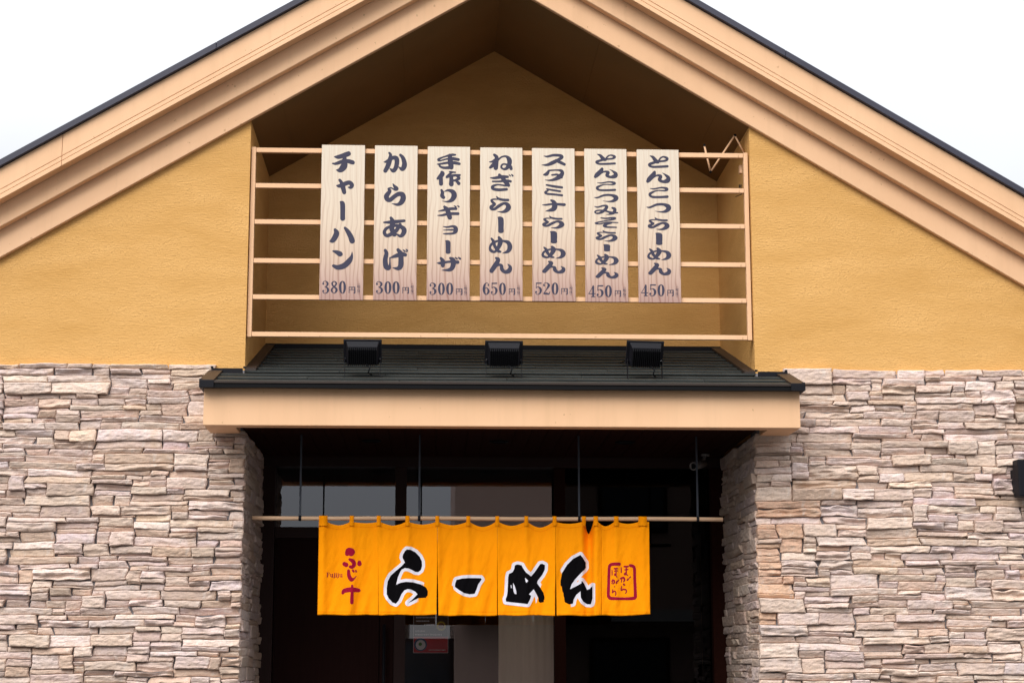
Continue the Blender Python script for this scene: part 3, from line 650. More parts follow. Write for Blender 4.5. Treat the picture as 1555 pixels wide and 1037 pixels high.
G['6'] = [[(78,32,20)],[(84,24,8),(70,8,8),(50,4,8),(30,28,24),(20,80,34),(30,128,22),(50,147,8),(72,128,24),(80,104,28),(70,74,16),(50,64,8),(28,80,8)]]
G['4'] = [[(66,6,8),(38,60,7),(6,106,7)],[(6,108,9),(96,108,9)],[(66,20,26),(66,138,26)],[(66,8,8),(66,20,20)],[(42,146,8),(92,146,8)]]
G['2'] = [[(20,36,24)],[(12,30,8),(26,9,8),(48,4,8),(72,22,24),(74,44,28),(48,88,12),(14,136,8)],[(20,138,18),(50,137,24),(78,142,14),(90,112,6)]]
def glyph_into(name, bbox, VS, FS, pos, cell):
    c = circles(G[name]).copy(); lo = (c[:, :2]-c[:, 2:]).min(0); hi = (c[:, :2]+c[:, 2:]).max(0)
    sx = (bbox[2]-bbox[0])/(hi[0]-lo[0]); sy = (bbox[3]-bbox[1])/(hi[1]-lo[1])
    # anisotropic scaling: evaluate the field in glyph space
    gx = np.arange(bbox[0]-cell*2, bbox[2]+cell*3, cell); gy = np.arange(bbox[1]-cell*2, bbox[3]+cell*3, cell)
    X, Y = np.meshgrid(gx, gy); D = sdf_circ(c, (X-bbox[0])/sx+lo[0], (Y-bbox[1])/sy+lo[1])
    march(X, Y, D, VS, FS, pos)

# ------------------------------------------------------------------ menu boards
K1 = lambda x, y: (480+x/8.644, 215+y/8.644); K2 = lambda x, y: (480+x/7.975, 335+y/7.975)
K3 = lambda x, y: (640+x/8.644, 215+y/8.644); K4 = lambda x, y: (640+x/7.975, 335+y/7.975)
K5 = lambda x, y: (800+x/8.644, 215+y/8.644); K6 = lambda x, y: (800+x/7.975, 335+y/7.975)
K7 = lambda x, y: (880+x/8.644, 215+y/8.644); K8 = lambda x, y: (880+x/7.975, 335+y/7.975)
def bb(K, x0, y0, x1, y1, Kb=None): return (*K(x0, y0), *(Kb or K)(x1, y1))
def mixbb(x0, y0, x1, y1): return (x0, y0, x1, y1)
SIGNS = [
 (((488,220),(554,221),(551.5,456),(485.5,455)), K2, [('chi', bb(K1,207,130,508,408)),('ya', bb(K1,262,490,497,695)),('bar', bb(K1,310,780,382,1042)),('ha', bb(K2,160,75,470,280)),('n_kata', bb(K2,193,360,448,597))],
  '380', [(75,158),(177,262),(277,362)], (730,885), (395,800,477,885), (495,762,535,887), 'leftmost menu board, reading fried rice in katakana at 380 yen'),
 (((569,221),(634,222),(632.5,456.5),(567,455.5)), K2, [('ka', bb(K1,882,138,1193,412)),('ra', bb(K1,890,552,1180,848)),('a', (581,329,617.6,361)),('ge', bb(K2,808,335,1115,603))],
  '300', [(725,810),(827,912),(925,1012)], (735,887), (1045,805,1125,887), (1145,765,1183,893), 'menu board with four large hiragana for fried chicken, second from the left, price 300 yen'),
 (((649,222.5),(714,223.5),(713,456.5),(648.3,455.8)), K4, [('te', bb(K3,200,160,515,370)),('saku', bb(K3,197,385,517,592)),('ri', bb(K3,245,625,465,803)),('gi_kata', bb(K3,207,838,502,1028)),('yo', bb(K4,257,57,443,172)),('bar', bb(K4,287,238,353,405)),('za', bb(K4,182,440,482,617))],
  '300', [(97,182),(200,283),(300,385)], (752,900), (417,822,497,902), (515,782,555,908), 'menu board for handmade gyoza starting with two kanji, third from the left, price 300 yen'),
 (((729,224),(793.5,225),(793.5,457),(729,456.3)), K4, [('ne', bb(K3,885,160,1198,380)),('gi', bb(K3,898,422,1210,655)),('ra2', bb(K3,890,717,1175,940)),('bar', (755.5,329,765,354.3)),('me', bb(K4,815,190,1100,400)),('n', bb(K4,822,440,1098,645))],
  '650', [(740,825),(840,922),(940,1023)], (752,900), (1058,822,1135,902), (1155,782,1195,908), 'menu board for leek ramen, middle of the seven, price 650 yen'),
 (((808,225),(873,226),(873.5,458),(808.5,457.3)), K6, [('su', bb(K5,190,163,512,325)),('ta', bb(K5,213,365,490,523)),('mi_kata', bb(K5,228,560,477,722)),('na', bb(K5,197,760,512,922)),('ra2', (823.2,328,857,347.6)),('bar', bb(K6,280,127,368,278)),('me', bb(K6,177,305,472,462)),('n', bb(K6,185,487,468,643))],
  '520', [(100,183),(197,283),(300,383)], (750,898), (415,818,497,900), (515,782,553,903), 'menu board for stamina ramen with four katakana on top, price 520 yen'),
 (((887.5,226),(952,227),(953.5,459),(889,458.3)), K6, [('to', bb(K5,898,165,1170,310)),('n2', bb(K5,880,343,1195,487)),('ko', bb(K5,905,522,1172,655)),('tsu', bb(K5,880,688,1203,800)),('mi', bb(K5,883,830,1200,965)),('so', (902.8,329.5,939.2,346.5)),('ra2', bb(K6,832,118,1100,258)),('bar', bb(K6,925,287,1010,375)),('me', bb(K6,825,403,1113,540)),('n', bb(K6,832,567,1110,703))],
  '450', [(745,835),(845,930),(945,1030)], (782,928), (1065,845,1142,925), (1163,805,1203,932), 'menu board for miso pork ramen with ten crowded characters, second from the right'),
 (((967,227),(1031,228),(1034,460),(970,459)), K8, [('to', bb(K7,898,185,1170,350)),('n2', bb(K7,875,385,1195,550)),('ko', bb(K7,905,595,1170,747)),('tsu', bb(K7,875,808,1203,938)),('ra2', (983.5,330.3,1016.8,349.9)),('bar', bb(K8,918,147,1005,298)),('me', bb(K8,820,327,1112,480)),('n', bb(K8,832,510,1110,665))],
  '450', [(745,832),(845,930),(945,1030)], (772,917), (1062,838,1142,918), (1163,797,1200,927), 'menu board for pork bone ramen, rightmost of the seven, price 450 yen')]
SY = .008
for q, K, gl, digits, dx, dy, yen, tax, label in SIGNS:
    w = [U(*p, SY) for p in q]
    x0 = (w[0][0]+w[3][0])/2; x1 = (w[1][0]+w[2][0])/2; z1 = (w[0][1]+w[1][1])/2; z0 = (w[2][1]+w[3][1])/2
    cx, cz = (x0+x1)/2, (z0+z1)/2
    T = thing('menu_board', label, 'sign', (cx, SY, cz), 'menu boards hung on the gable rail')
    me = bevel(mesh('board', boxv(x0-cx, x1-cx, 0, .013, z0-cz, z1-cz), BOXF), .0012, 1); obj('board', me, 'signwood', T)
    pos = lambda x, y: (U(x, y, SY)[0]-cx, -.0006, U(x, y, SY)[1]-cz)
    t0, t1 = tax[1], tax[3]; hgt = t1-t0
    marks = [('character', n_, b_, .55) for n_, b_ in gl]+[('digit', ch, bb(K, a, dy[0], b_, dy[1]), .4) for ch, (a, b_) in zip(digits, dx)]
    marks += [('yen_character', 'yen', bb(K, *yen), .3), ('tax_note', 'par_t', bb(K, tax[0]+4, t0, tax[2]-4, t0+hgt*.1), .25), ('tax_note', 'zei', bb(K, tax[0], t0+hgt*.16, tax[2], t0+hgt*.5), .22),
              ('tax_note', 'nuki', bb(K, tax[0], t0+hgt*.53, tax[2], t0+hgt*.86), .22), ('tax_note', 'par_b', bb(K, tax[0]+4, t0+hgt*.9, tax[2]-4, t1), .25)]
    for nm, g_, b_, c_ in marks:
        VS, FS = [], []; glyph_into(g_, b_, VS, FS, pos, c_)
        obj(nm, mesh(nm, VS, FS), 'ink', T)

# ------------------------------------------------------------------ curtain rod and hangers
NY = .10                                  # plane of rod and curtain
RZ = (U(385, 786, NY)[1]+U(1097, 788.5, NY)[1])/2; RX_0 = U(383, 786, NY)[0]; RX_1 = U(1097.5, 788, NY)[0]
P = thing('curtain_rod', 'pale wooden rod on four thin steel hangers under the canopy', 'curtain rod', ((RX_0+RX_1)/2, NY, RZ))
pts = [(RX_0+(RX_1-RX_0)*i/12, NY, RZ-.002*math.sin(i*1.1)*.6) for i in range(13)]
tube('pole', pts, .0098, 'pole', P, 16)
for px in (455.5, 636.5, 879.5, 1059.5):
    x = U(px, 786, NY)[0]; xt = x
    box('hanger', xt-.0044, xt+.0044, NY-.004, NY+.004, RZ+.012, Z(1.077), 'hanger', P, .001)
    o = tube('rod_clamp', [(x-.006, NY, RZ), (x+.006, NY, RZ)], .0128, 'black_matte', P, 16)

# ------------------------------------------------------------------ shop curtain
CU = thing('shop_curtain', 'orange cotton shop curtain with big black outlined ramen characters hung over the entrance', 'curtain', (U(735, 850, NY)[0], NY, RZ-.25))
tabs = [(484.5, 497.5), (531, 537.5), (572, 578.3), (615.6, 622), (661, 667), (708, 714), (752, 758), (796, 802), (839, 845), (883.5, 889.5), (901, 908), (932, 939), (969, 982)]
tcs = [(a+b_)/2 for a, b_ in tabs]
def sm(a, b_, x): t = np.clip((x-a)/(b_-a), 0, 1); return t*t*(3-2*t)
sag = [4.5, 1.5, 5, 3.5, 4.5, 7, 5.5, 8, 2.5, 17, 6, 2.5]
def top_y(x):
    """upper edge of the cloth in photo px"""
    for (a, b_), (c, d), s_ in zip(tabs, tabs[1:], sag):
        if a <= x <= b_: return 792.5
        if b_ < x < c:
            t = (x-b_)/(c-b_); return 792.5+s_*(1-abs(2*t-1)**1.7)
    return 792.5
def disp(x, y):
    """cloth offset in metres, negative = towards the street; x, y in photo px"""
    v = np.clip((y-792)/142., 0, 1)
    d = 0.
    for k, c in enumerate(tcs): d -= .010*math.exp(-((x-c)/5.5)**2)*(1-.45*v)              # ridges under the loops
    for (c0, c1), s_ in zip(zip(tcs, tcs[1:]), sag):
        m = (c0+c1)/2; w_ = (c1-c0)*.42
        d += .0032*s_*.6*math.exp(-((x-m)/w_)**2)*math.exp(-((y-800)/26.)**2)             # pocket below the sag
    d += .016*noise.noise(Vector((x*.04, y*.006, 2.)))*(.4+v)
    d += .006*noise.noise(Vector((x*.085+y*.02, y*.012, 5.)))*(.3+v)
    d += .0016*noise.noise(Vector((x*.22+y*.05, y*.07, 9.)))
    for x0, w_, amp in ((700, 30, .004), (735, 14, .003), (640, 12, .003), (868, 12, .004), (548, 14, .002), (955, 12, .003)):
        d += amp*math.exp(-((x-x0-(y-860)*.06)/w_)**2)*(.3+.7*v)
    # the deep fold where two panels are pushed together
    f = sm(879, 893, x)*(1-sm(896, 902.5, x))
    d += .024*f
    d -= .012*sm(897, 903, x)*(1-sm(906, 925, x))
    d -= .006*math.exp(-((x-884)/5.)**2)
    return d
edges = [484.5, 574.5, 664.3, 755.3, 844, 913.5, 985.5]
gaps = [(0, 0), (.0, .6), (.3, 2.6), (.2, 1.1), (.3, 2.2), (0, .0), (0, 0)]
def cloth_x(x, y):   # outer edges hang slightly outwards
    v = (y-792)/142.; return x-2.2*v*sm(520, 484, x)+2.2*v*sm(945, 986, x)-(2.6*v*sm(905,925,x)*(1-sm(930,960,x)))*0
def cpos(x, y, off=0.):
    X, Zz = U(x, y, NY); return (X-CU.location[0], disp(x, y)+off, Zz-CU.location[2])
def bottom_y(x, k): return 933.5+(.8 if k >= 2 else 0)+1.0*math.sin(x*.11+k)*.5-(2.2*sm(960, 987, x))
def panel(k):
    x0, x1 = edges[k], edges[k+1]; nx = int((x1-x0)/1.5); ny = 64; VS, FS = [], []
    for j in range(ny+1):
        for i in range(nx+1):
            a = i/nx; x = x0+(x1-x0)*a; yt = top_y(x); yb = bottom_y(x, k); y = yt+(yb-yt)*(j/ny)
            g = sm(835, 934, y)
            gl_, gr_ = gaps[k], gaps[k+1]
            xs = x+(gl_[0]+(gl_[1])*g)*.5*(1-a)**3*(y > 800)-(gr_[0]+gr_[1]*g)*.5*a**3*(y > 800)
            xs = cloth_x(xs, y)
            p = cpos(xs, y); e = 0
            free = g*.006*((1-a)**4*(1 if k % 2 else -1)*.6+a**4*(-1 if k % 2 else 1)*.6) if 0 < k < 5 else 0
            hem = -.0009 if yb-y < 5 else 0
            VS.append((p[0], p[1]+free+hem, p[2]))
    for j in range(ny):
        for i in range(nx): a = j*(nx+1)+i; FS.append((a, a+1, a+nx+2, a+nx+1))
    me = mesh('curtain_panel', VS, [f[::-1] for f in FS]); me.polygons.foreach_set('use_smooth', [True]*len(me.polygons))
    o = obj('curtain_panel', me, 'cloth', CU)
    sl = o.modifiers.new('thickness', 'SOLIDIFY'); sl.thickness = .0007; sl.offset = 0
for k in range(6): panel(k)
# loops over the rod
for a, b_ in tabs:
    x0, x1 = U(a, 790, NY)[0]-CU.location[0], U(b_, 790, NY)[0]-CU.location[0]; VS, FS = [], []; zr = RZ-CU.location[2]
    zb = U(a, 797, NY)[1]-CU.location[2]; dd = disp((a+b_)/2, 797)
    prof = [(dd-.0015, zb-.006), (dd-.0022, zb), (-.0100, zr-.008)]+[(-.0122*math.cos(t), zr+.0122*math.sin(t)) for t in np.linspace(-.1, math.pi+.1, 11)]+[(.0095, zr-.01), (dd+.0015, zb-.004)]
    for y, z in prof: VS += [(x0, y, z), (x1, y, z)]
    for i in range(len(prof)-1): FS.append((2*i, 2*i+1, 2*i+3, 2*i+2))
    me = mesh('loop', VS, FS); me.polygons.foreach_set('use_smooth', [True]*len(me.polygons)); o = obj('loop', me, 'cloth', CU)
    sl = o.modifiers.new('thickness', 'SOLIDIFY'); sl.thickness = .0006; sl.offset = 0
# stitched seam line below the top hem and hem line at the bottom
for ya, yb in ((None, None),):
    VS, FS = [], []
    for k in range(6):
        xs = np.arange(edges[k]+1.2, edges[k+1]-1, 1.5)
        for yy in (799.5, 928.5):
            b0 = len(VS)
            for x in xs:
                y = yy if yy > 900 else max(yy, top_y(x)+6.2)
                for dy in (-.22, .22): VS.append(cpos(cloth_x(x, y), y+dy, -.0012 if yy < 900 else -.002))
            for i in range(len(xs)-1): FS.append((b0+2*i, b0+2*i+2, b0+2*i+3, b0+2*i+1))
    obj('stitching', mesh('stitching', VS, FS), 'seam', CU)
def shape(name, m, D, X, Y, off):
    VS, FS = [], []; march(X, Y, D, VS, FS, lambda x, y: cpos(x, y, off)); me = mesh(name, VS, FS)
    me.polygons.foreach_set('use_smooth', [True]*len(me.polygons)); return obj(name, me, m, CU)
def grid(x0, y0, x1, y1, c): return np.meshgrid(np.arange(x0, x1, c), np.arange(y0, y1, c))
T_ = lambda pts, ox, oy, s: [(ox+x/s, oy+y/s) for x, y in pts]
ra = T_([(330,235),(370,238),(420,263),(465,310),(488,360),(490,410),(477,450),(450,470),(420,468),(390,452),(350,434),(310,430),(275,445),(255,480),(235,530),(218,605),(260,585),(320,574),(400,580),(480,602),(532,632),(552,672),(550,712),(530,741),(450,745),(345,797),(400,750),(443,703),(420,677),(380,656),(340,650),(305,662),(275,700),(245,770),(215,803),(180,790),(140,745),(120,705),(120,640),(130,570),(160,510),(220,455),(270,415),(310,372),(285,320),(290,290),(310,255)], 570, 800, 6.917)
ba = T_([(160,553),(220,538),(300,533),(415,535),(425,548),(388,600),(370,655),(352,697),(300,703),(240,690),(190,660),(143,625),(148,590)], 670, 800, 6.917)
me_ = T_([(330,290),(375,275),(435,290),(460,340),(500,400),(585,465),(640,400),(730,270),(760,265),(803,285),(800,360),(760,440),(690,530),(680,570),(730,640),(780,720),(800,790),(808,868),(760,872),(735,880),(705,860),(700,800),(670,740),(625,665),(548,748),(585,768),(570,820),(528,900),(400,885),(190,860),(185,820),(205,770),(215,700),(218,600),(225,480),(235,425),(290,400),(320,350)], 750, 830, 10.37)
mh = [T_(p, 750, 830, 10.37) for p in ([(300,560),(325,610),(350,690),(355,745),(325,740),(308,700),(300,640)], [(485,483),(540,535),(510,568),(495,540)], [(262,600),(275,600),(280,645),(268,650)])]
nn = T_([(300,403),(330,440),(355,475),(357,525),(345,545),(310,575),(250,640),(215,690),(198,740),(250,715),(310,682),(313,655),(340,685),(370,745),(395,735),(418,708),(418,830),(405,888),(370,885),(330,860),(305,820),(303,758),(260,795),(235,840),(228,880),(190,888),(150,870),(120,820),(105,740),(105,660),(120,580),(170,500),(230,440)], 835, 780, 6.48)
for P_, holes in ((ra, []), (ba, []), (me_, mh), (nn, [])):
    A = np.array(P_); x0, y0 = A.min(0)-7; x1, y1 = A.max(0)+7
    X, Y = grid(x0, y0, x1, y1, .5); D = sdf_poly(P_, X, Y)
    Dk = D.copy()
    for h in holes: Dk = np.maximum(Dk, -sdf_poly(h, X, Y))
    if P_ is nn: D = np.maximum(D-4.6, X-903.)
    else: D = D-4.7
    shape('white_outline', 'c_white', D, X, Y, -.0010)
    shape('black_character', 'c_black', Dk, X, Y, -.0017)
def strokes_px(st, ox, oy, s, extra=1.): return [[(ox+x/s, oy+y/s, w_/s*extra) for x, y, w_ in q] for q in st]
def redshape(name, st, cell=.3, mat_='c_red'):
    c = circles(st); x0, y0 = (c[:, :2]-c[:, 2:]).min(0)-1; x1, y1 = (c[:, :2]+c[:, 2:]).max(0)+1
    X, Y = grid(x0, y0, x1, y1, cell); shape(name, mat_, sdf_circ(c, X, Y), X, Y, -.0013)
name_st = [[(302,405,40),(312,380,50),(338,388,60),(335,402,52)],[(322,455,22),(352,472,36),(362,500,34),(345,522,30),(328,520,26)],[(276,494,36),(292,502,40)],[(408,480,32),(408,494,38)],[(313,555,26),(318,600,34),(338,632,34),(362,622,14),(380,602,6)],[(352,553,20),(358,561,18)],[(376,552,12),(380,562,16)],[(262,748,24),(275,730,36),(320,720,42),(380,722,38),(402,725,30)],[(345,685,20),(344,760,28),(342,832,30)]]
redshape('shop_name', strokes_px(name_st, 475, 770, 5.76))
fu = [[(126,573,2),(126,607,2)],[(128,573,6),(128,607,6)],[(122,572,3),(146,572,3)],[(146,572,3),(146,580,3)],[(128,589,3),(140,589,3)],[(140,585,3),(140,593,3)],[(122,608,3),(134,608,3)],
 [(158,583,6),(158,602,6),(165,607,4),(172,603,3)],[(173,583,6),(173,608,6)],[(153,583,3),(158,583,3)],[(168,583,3),(173,583,3)],[(173,608,3),(178,608,3)],
 [(190,583,6),(190,608,6),(186,615,4),(181,614,4)],[(185,583,3),(190,583,3)],[(189,574,6)],
 [(205,583,6),(205,608,6)],[(200,583,3),(205,583,3)],[(199,608,3),(211,608,3)],[(204,574,6)],
 [(222,583,6),(222,608,6),(218,615,4),(213,614,4)],[(217,583,3),(222,583,3)],[(221,574,6)],
 [(238,583,6),(238,602,6),(245,607,4),(252,603,3)],[(254,583,6),(254,608,6)],[(233,583,3),(238,583,3)],[(249,583,3),(254,583,3)],[(254,608,3),(260,608,3)]]
redshape('shop_name_latin', strokes_px(fu, 475, 770, 5.76, 1.2), .22)
frame_st = [[(246,525,26),(190,526,26),(160,537,24),(152,570,24),(147,700,23),(143,800,24),(150,830,26),(175,843,26),(280,845,22),(370,842,26),(395,830,26),(396,790,25),(390,650,24),(387,570,24),(375,545,24),(348,538,24)]]
redshape('stamp_frame', strokes_px(frame_st, 900, 770, 6.1, 1.15))
st_txt = [[(178,582,7),(178,625,9)],[(198,568,12),(226,566,12)],[(200,590,9),(228,588,9)],[(213,566,9),(213,625,9),(200,627,9),(205,615,7),(222,645,9)],
 [(174,682,9),(194,676,13),(198,695,12),(188,708,8)],[(184,668,8),(176,706,8)],[(218,700,14),(222,686,12)],[(232,682,10),(240,672,9)],
 [(200,735,10)],[(184,762,8),(181,790,9),(196,775,9),(210,782,10),(212,805,9),(206,814,7)],
 [(265,558,8),(266,600,10)],[(294,547,14),(326,547,14)],[(298,578,10),(326,574,10)],[(311,548,10),(309,615,11),(294,620,10),(300,606,7),(322,628,9)],
 [(258,658,12),(285,650,16),(295,668,14),(286,688,8)],[(272,648,8),(266,690,8)],[(322,672,14),(330,662,12)],[(342,652,10),(350,642,9)],
 [(288,712,16),(296,718,12)],[(268,730,8),(264,765,10),(285,758,12),(308,762,12),(312,782,10),(304,795,7)]]
redshape('stamp_text', strokes_px(st_txt, 900, 770, 6.1, 1.15), .22)

# ------------------------------------------------------------------ entrance doors
GY = 1.02                                # glass plane
E_ = thing('entrance_screen', 'dark brown timber door and glazed screen at the back of the entrance', 'entrance', (XC, 1.05, 0))
zt = U(500, 709, 1.)[1]; ztr1 = U(500, 800, 1.)[1]; ztr0 = U(500, 817, 1.)[1]
xs = [U(p, 780, 1.)[0] for p in (418, 600, 617, 841, 858, 1078)]
box('head_rail', -.883, 1.536, .97, 1.1, zt, Z(1.077), 'frame', E_)
box('jamb', -.883, xs[0], .97, 1.1, .02, zt-.001, 'frame', E_)
box('jamb', xs[5], 1.536, .96, 1.1, .02, zt-.001, 'ceil', E_)
box('mullion', xs[1], xs[2], .985, 1.08, .02, zt-.001, 'frame', E_)
box('mullion', xs[3], xs[4], .985, 1.08, .02, zt-.001, 'ceil', E_)
box('transom_bar', xs[0]+.001, xs[1]-.001, .99, 1.08, ztr0, ztr1, 'frame', E_)
zb2 = U(700, 830, 1.)[1]
box('transom_bar', xs[2]+.001, xs[3]-.001, .99, 1.06, zb2-.05, zb2, 'frame', E_)
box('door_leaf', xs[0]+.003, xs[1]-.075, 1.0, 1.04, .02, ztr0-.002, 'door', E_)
hx = U(583, 1000, .98)[0]
box('door_stile', xs[1]-.072, xs[1]-.002, .995, 1.045, .02, ztr0-.002, 'door', E_)
tube('door_handle', [(hx, .955, 1.0), (hx, .955, Z(.22))], .008, 'black_matte', E_, 10)
def pane(name, x0, x1, z0, z1, m, y=GY):
    me = mesh(name, [(x0, y, z0), (x1, y, z0), (x1, y, z1), (x0, y, z1)], [(0, 1, 2, 3)]); o = obj(name, me, m, E_); o.location = -E_.location; return o
pane('glass_pane', xs[0], xs[1], ztr1, zt, 'glass')
pane('glass_pane', xs[2], xs[3], zb2, zt, 'glass')
pane('glass_pane', xs[2], xs[3], .1, zb2-.05, 'glass')
pane('dark_glass_pane', xs[4], xs[5], .1, zt, 'glass_dark')
box('bottom_rail', xs[2]+.001, xs[5]-.001, .99, 1.06, .02, .1, 'frame', E_) if False else None

# poster behind the glass
q = [U(628, 922, GY+.01), U(680.5, 991, GY+.01)]
px0, pz1 = q[0]; px1, pz0 = q[1]; pz1 += .05
PO = thing('poster', 'red and black noodle shop poster with a yellow burst behind the glass', 'poster', ((px0+px1)/2, GY+.012, (pz0+pz1)/2))
def flat(name, x0, x1, z0, z1, m, y, parent=PO):
    me = mesh(name, [(x0, y, z0), (x1, y, z0), (x1, y, z1), (x0, y, z1)], [(0, 1, 2, 3)]); o = obj(name, me, m, parent); o.location = -parent.location; return o
def disc(name, cx_, cz_, r, m, y, n=24, star=0, parent=PO):
    vs = [(cx_, y, cz_)]+[(cx_+(r if not star or i % 2 else r*star)*math.cos(2*math.pi*i/n), y, cz_+(r if not star or i % 2 else r*star)*math.sin(2*math.pi*i/n)) for i in range(n)]
    me = mesh(name, vs, [(0, i+1, (i+1) % n+1) for i in range(n)]); o = obj(name, me, m, parent); o.location = -parent.location; return o
me = mesh('paper', boxv(px0, px1, GY+.0125, GY+.0135, pz0, pz1), BOXF); o = obj('paper', me, 'poster_white', PO); o.location = -PO.location
zmid = U(650, 966, GY)[1]
flat('dark_print', px0+.002, px1-.002, zmid, pz1-.002, 'poster_black', GY+.0118)
flat('red_print', px0+.002, px1-.002, pz0+.002, zmid-.0003, 'poster_red', GY+.0118)
a = U(670, 950, GY); disc('burst', a[0], a[1], .026, 'poster_yellow', GY+.0112, 40, .78); disc('burst_face', a[0], a[1]+.002, .016, 'poster_brown', GY+.0106)
a = U(638.5, 978, GY); disc('bowl', a[0], a[1], .033, 'poster_blue', GY+.0112); disc('noodles', a[0]+.001, a[1]-.002, .025, 'poster_white', GY+.0106); disc('topping', a[0]-.001, a[1]+.002, .009, 'poster_green', GY+.01)
for row, (yy, xa, xb) in enumerate(((937, 632, 662), (942.5, 632, 652), (948, 644, 660), (957.5, 631, 645), (963, 630, 671), (986, 651, 676))):
    VS, FS = [], []; xx = xa
    rg = random.Random(row)
    while xx < xb:
        w_ = rg.uniform(.7, 1.8); p0 = U(xx, yy+1, GY+.011); p1 = U(xx+w_, yy-(1. if row < 5 else .2), GY+.011); b0 = len(VS)
        VS += [(p0[0], GY+.0109, p0[1]), (p1[0], GY+.0109, p0[1]), (p1[0], GY+.0109, p1[1]), (p0[0], GY+.0109, p1[1])]; FS.append((b0, b0+1, b0+2, b0+3)); xx += w_+rg.uniform(.4, .9)
    o = obj('print_line', mesh('print_line', VS, FS), 'poster_white', PO); o.location = -PO.location

# curtain inside, right half of the middle pane
IC = thing('inner_curtain', 'beige curtain hanging inside behind the middle glass pane', 'curtain', (U(800, 1000, 1.2)[0], 1.16, Z(-.4)))
VS, FS = [], []; x0, x1 = U(757, 1000, 1.16)[0], U(846, 1000, 1.16)[0]; n = 60
for i in range(n+1):
    x = x0+(x1-x0)*i/n; y = 1.16+.003*math.sin(i*.8)
    VS += [(x, y, .1), (x, y, Z(.55))]
for i in range(n): FS.append((2*i, 2*i+2, 2*i+3, 2*i+1))
o = obj('drape', mesh('drape', VS, FS), 'curtain_in', IC); o.location = -IC.location
# ------------------------------------------------------------------ security camera under the canopy
sx, sy = UZ(1069, 690, Z(1.077))
SCM = thing('security_camera', 'small white bullet security camera fixed under the canopy near the right stone wall', 'camera', (sx, sy, Z(1.077)))
SYp = .8
a = U(1071, 690, SYp); b_ = U(1068, 697, SYp); c = U(1052, 706.5, SYp-.1)
tube('ceiling_mount', [(a[0], SYp, Z(1.0765)), (a[0], SYp, Z(1.066))], .022, 'white_pl', SCM, 16)
tube('arm', [(a[0], SYp, Z(1.07)), (b_[0], SYp, Z(1.045)), (b_[0]-.01, SYp-.01, Z(1.03))], .009, 'white_pl', SCM, 10)
tube('housing', [(b_[0]+.005, SYp+.02, Z(1.032)), (c[0], SYp-.12, Z(1.0))], .021, 'white_pl', SCM, 20)
tube('lens', [(c[0], SYp-.1205, Z(1.0)), (c[0]-.002, SYp-.1225, Z(.9995))], .015, 'black', SCM, 16)

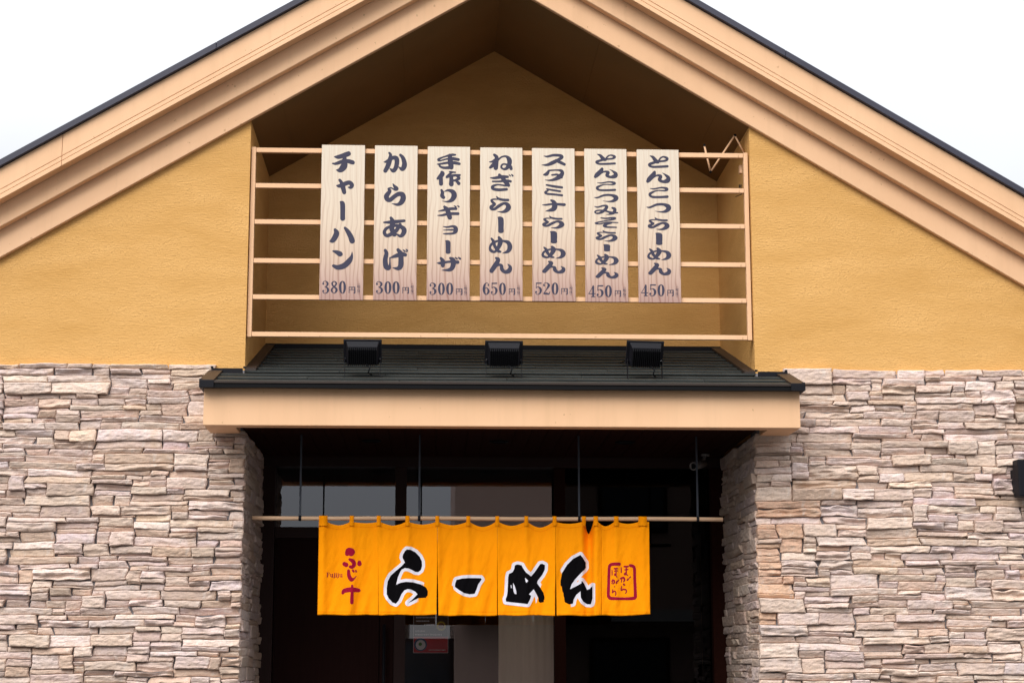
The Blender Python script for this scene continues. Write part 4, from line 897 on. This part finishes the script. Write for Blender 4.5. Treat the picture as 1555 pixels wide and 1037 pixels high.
# ------------------------------------------------------------------ floodlights on the canopy roof
def floodlight(px, ytop, ybot, yaw, label):
    Yc = -.20
    x, zt_ = U(px, ytop, Yc); z1_ = zt_; x2, z0_ = U(px, ybot, Yc-.02); zr = rp(Yc)+.012
    T = thing('floodlight', label, 'floodlight', (x, Yc, zr), 'floodlights on the canopy roof', yaw)
    H_ = z1_-z0_; hb = z0_-zr
    Wd = .087
    # local: front plate (lens side) faces back/up towards the signs; we see the finned back. tilt about X
    tilt = math.radians(24)
    def tl(p): # p=(x, y out towards street, z up) -> tilt so the top leans towards the street
        x_, y_, z_ = p; c_, s_ = math.cos(tilt), math.sin(tilt)
        return (x_, -(y_*c_+z_*s_)+.02, hb+(z_*c_-y_*s_)+.028)
    HH = H_/math.cos(tilt)*.80
    def slab(name, poly0, poly1, m, bv=.0015):
        vs = [tl(p) for p in poly0]+[tl(p) for p in poly1]
        return obj(name, bevel(mesh(name, vs, BOXF), bv, 1), m, T)
    r4 = lambda w_, za, zb, y_: [(-w_, y_, za), (w_, y_, za), (w_, y_, zb), (-w_, y_, zb)]
    slab('front_plate', r4(Wd, -.0, HH, -.006), r4(Wd, -.0, HH, .006), 'black_matte')
    slab('lens', r4(Wd*.9, .008, HH-.008, -.0075), r4(Wd*.9, .008, HH-.008, -.0062), 'win', 0)
    slab('housing', r4(Wd-.012, -.004, HH-.006, .0062), r4(Wd-.02, -.002, HH-.026, .036), 'black_matte', .002)
    VS, FS = [], []
    for i in range(15):
        xx = -Wd+.024+i*(2*Wd-.048)/14
        b0 = len(VS); VS += [tl(p) for p in [(xx-.0016, .0362, -.008), (xx+.0016, .0362, -.008), (xx+.0016, .0362, HH-.03), (xx-.0016, .0362, HH-.03), (xx-.0016, .052, -.004), (xx+.0016, .052, -.004), (xx+.0016, .052, HH-.036), (xx-.0016, .052, HH-.036)]]
        FS += [tuple(k+b0 for k in f) for f in BOXF]
    obj('heat_sink', bevel(mesh('heat_sink', VS, FS), 0), 'black', T)
    for s in (-1, 1):
        bz = .022
        p = tl((s*(Wd-.008), .008, bz)); p2 = tl((s*(Wd-.008), .013, bz))
        bm = bmesh.new(); bmesh.ops.create_uvsphere(bm, u_segments=10, v_segments=6, radius=.0036); me = bpy.data.meshes.new('bolt'); bm.to_mesh(me); bm.free()
        o = obj('bolt', me, 'screw', T); o.location = p2
        xx = s*(Wd-.006)
        vs = boxv(xx-.001, xx+.001, -.008, .008, -.004, p[2]+.004); obj('mounting_leg', bevel(mesh('mounting_leg', vs, BOXF), 0), 'black_matte', T)
        for zz_ in (HH-.008,):
            p = tl((s*(Wd-.005), .0065, zz_)); bm = bmesh.new(); bmesh.ops.create_uvsphere(bm, u_segments=8, v_segments=5, radius=.0018); me = bpy.data.meshes.new('corner_screw'); bm.to_mesh(me); bm.free()
            o = obj('corner_screw', me, 'hanger', T); o.location = p
    def lt(pts, r, name='cable'):
        o = tube(name, pts, r, 'black', None, 7); o.parent = T; return o
    lt([(.02, -.03, .05), (.035, -.05, .03), (.028, -.045, .01), (.045, -.02, .004)], .0035)
    lt([(.025, .02, hb+HH*.7), (.03, .06, hb+HH+.0), (.0, .25, hb+HH-.01), (.02, RD+.16, hb+HH+.06)], .0028)
    return T
floodlight(551, 518, 557.5, math.radians(0), 'black floodlight on the left part of the canopy roof under the fried rice board')
floodlight(765, 520, 559.5, math.radians(1), 'black floodlight on the middle of the canopy roof under the leek ramen board')
floodlight(978.5, 520, 560, math.radians(6), 'black floodlight on the right part of the canopy roof under the rightmost boards')

# ------------------------------------------------------------------ wall lamp at the right edge
a = U(1543, 697.5, -.12); b_ = U(1543, 754, -.12)
LW = thing('wall_lamp', 'black box wall lamp mounted on the right stone wall', 'lamp', (a[0]+.055, -.04, (a[1]+b_[1])/2))
box('lamp_housing', a[0], a[0]+.11, -.14, -.06, b_[1], a[1], 'black_matte', LW, .008)
c = U(1537.5, 713, -.055); d = U(1537.5, 747, -.055); box('back_plate', c[0], c[0]+.11, -.0595, -.02, d[1], c[1], 'black_matte', LW, .002)

# ------------------------------------------------------------------ what stands across the road (seen only in the glass)
def block(label, x0, x1, y0, y1, h, m, wins, name='house'):
    T = thing(name, label, 'building', ((x0+x1)/2, (y0+y1)/2, 0))
    box('wall', x0, x1, y0, y1, 0, h, m, T, 0)
    box('roof', x0-.3, x1+.3, y0-.3, y1+.3, h+.001, h+.25, 'roof_metal', T, 0)
    for (xa, za, w_, h_) in wins:
        f = box('window', xa, xa+w_, y1+.002, y1+.08, za, za+h_, 'frame', T, 0)
        g_ = box('pane', xa+.08, xa+w_-.08, y1+.082, y1+.09, za+.08, za+h_-.08, 'win', None, 0); g_.parent = f; g_.location = (0, .05, 0)
    return T
HT = block('taupe rendered house across the road reflected in the glass', .5, 14, -34, -26, 7.6, 'render', [(3.2, 1., 1.6, 1.2), (6, 1., 2.2, 1.3), (9.5, 1., 1.8, 1.2), (3.4, 4.3, 1.4, 1.2), (6.2, 4.3, 1.8, 1.2), (10, 4.3, 1.4, 1.2)])
block('low pale concrete shop across the road reflected in the glass', -16, -.5, -36, -27, 3.2, 'concrete', [(-14, .8, 3, 1.6), (-9, .8, 3, 1.6), (-4, .2, 1.4, 2.2), (-1.5, .8, 2, 1.4)])
box('awning', .62, 6.5, -25.9, -25.4, 2.5, 2.74, 'concrete', HT, .01)
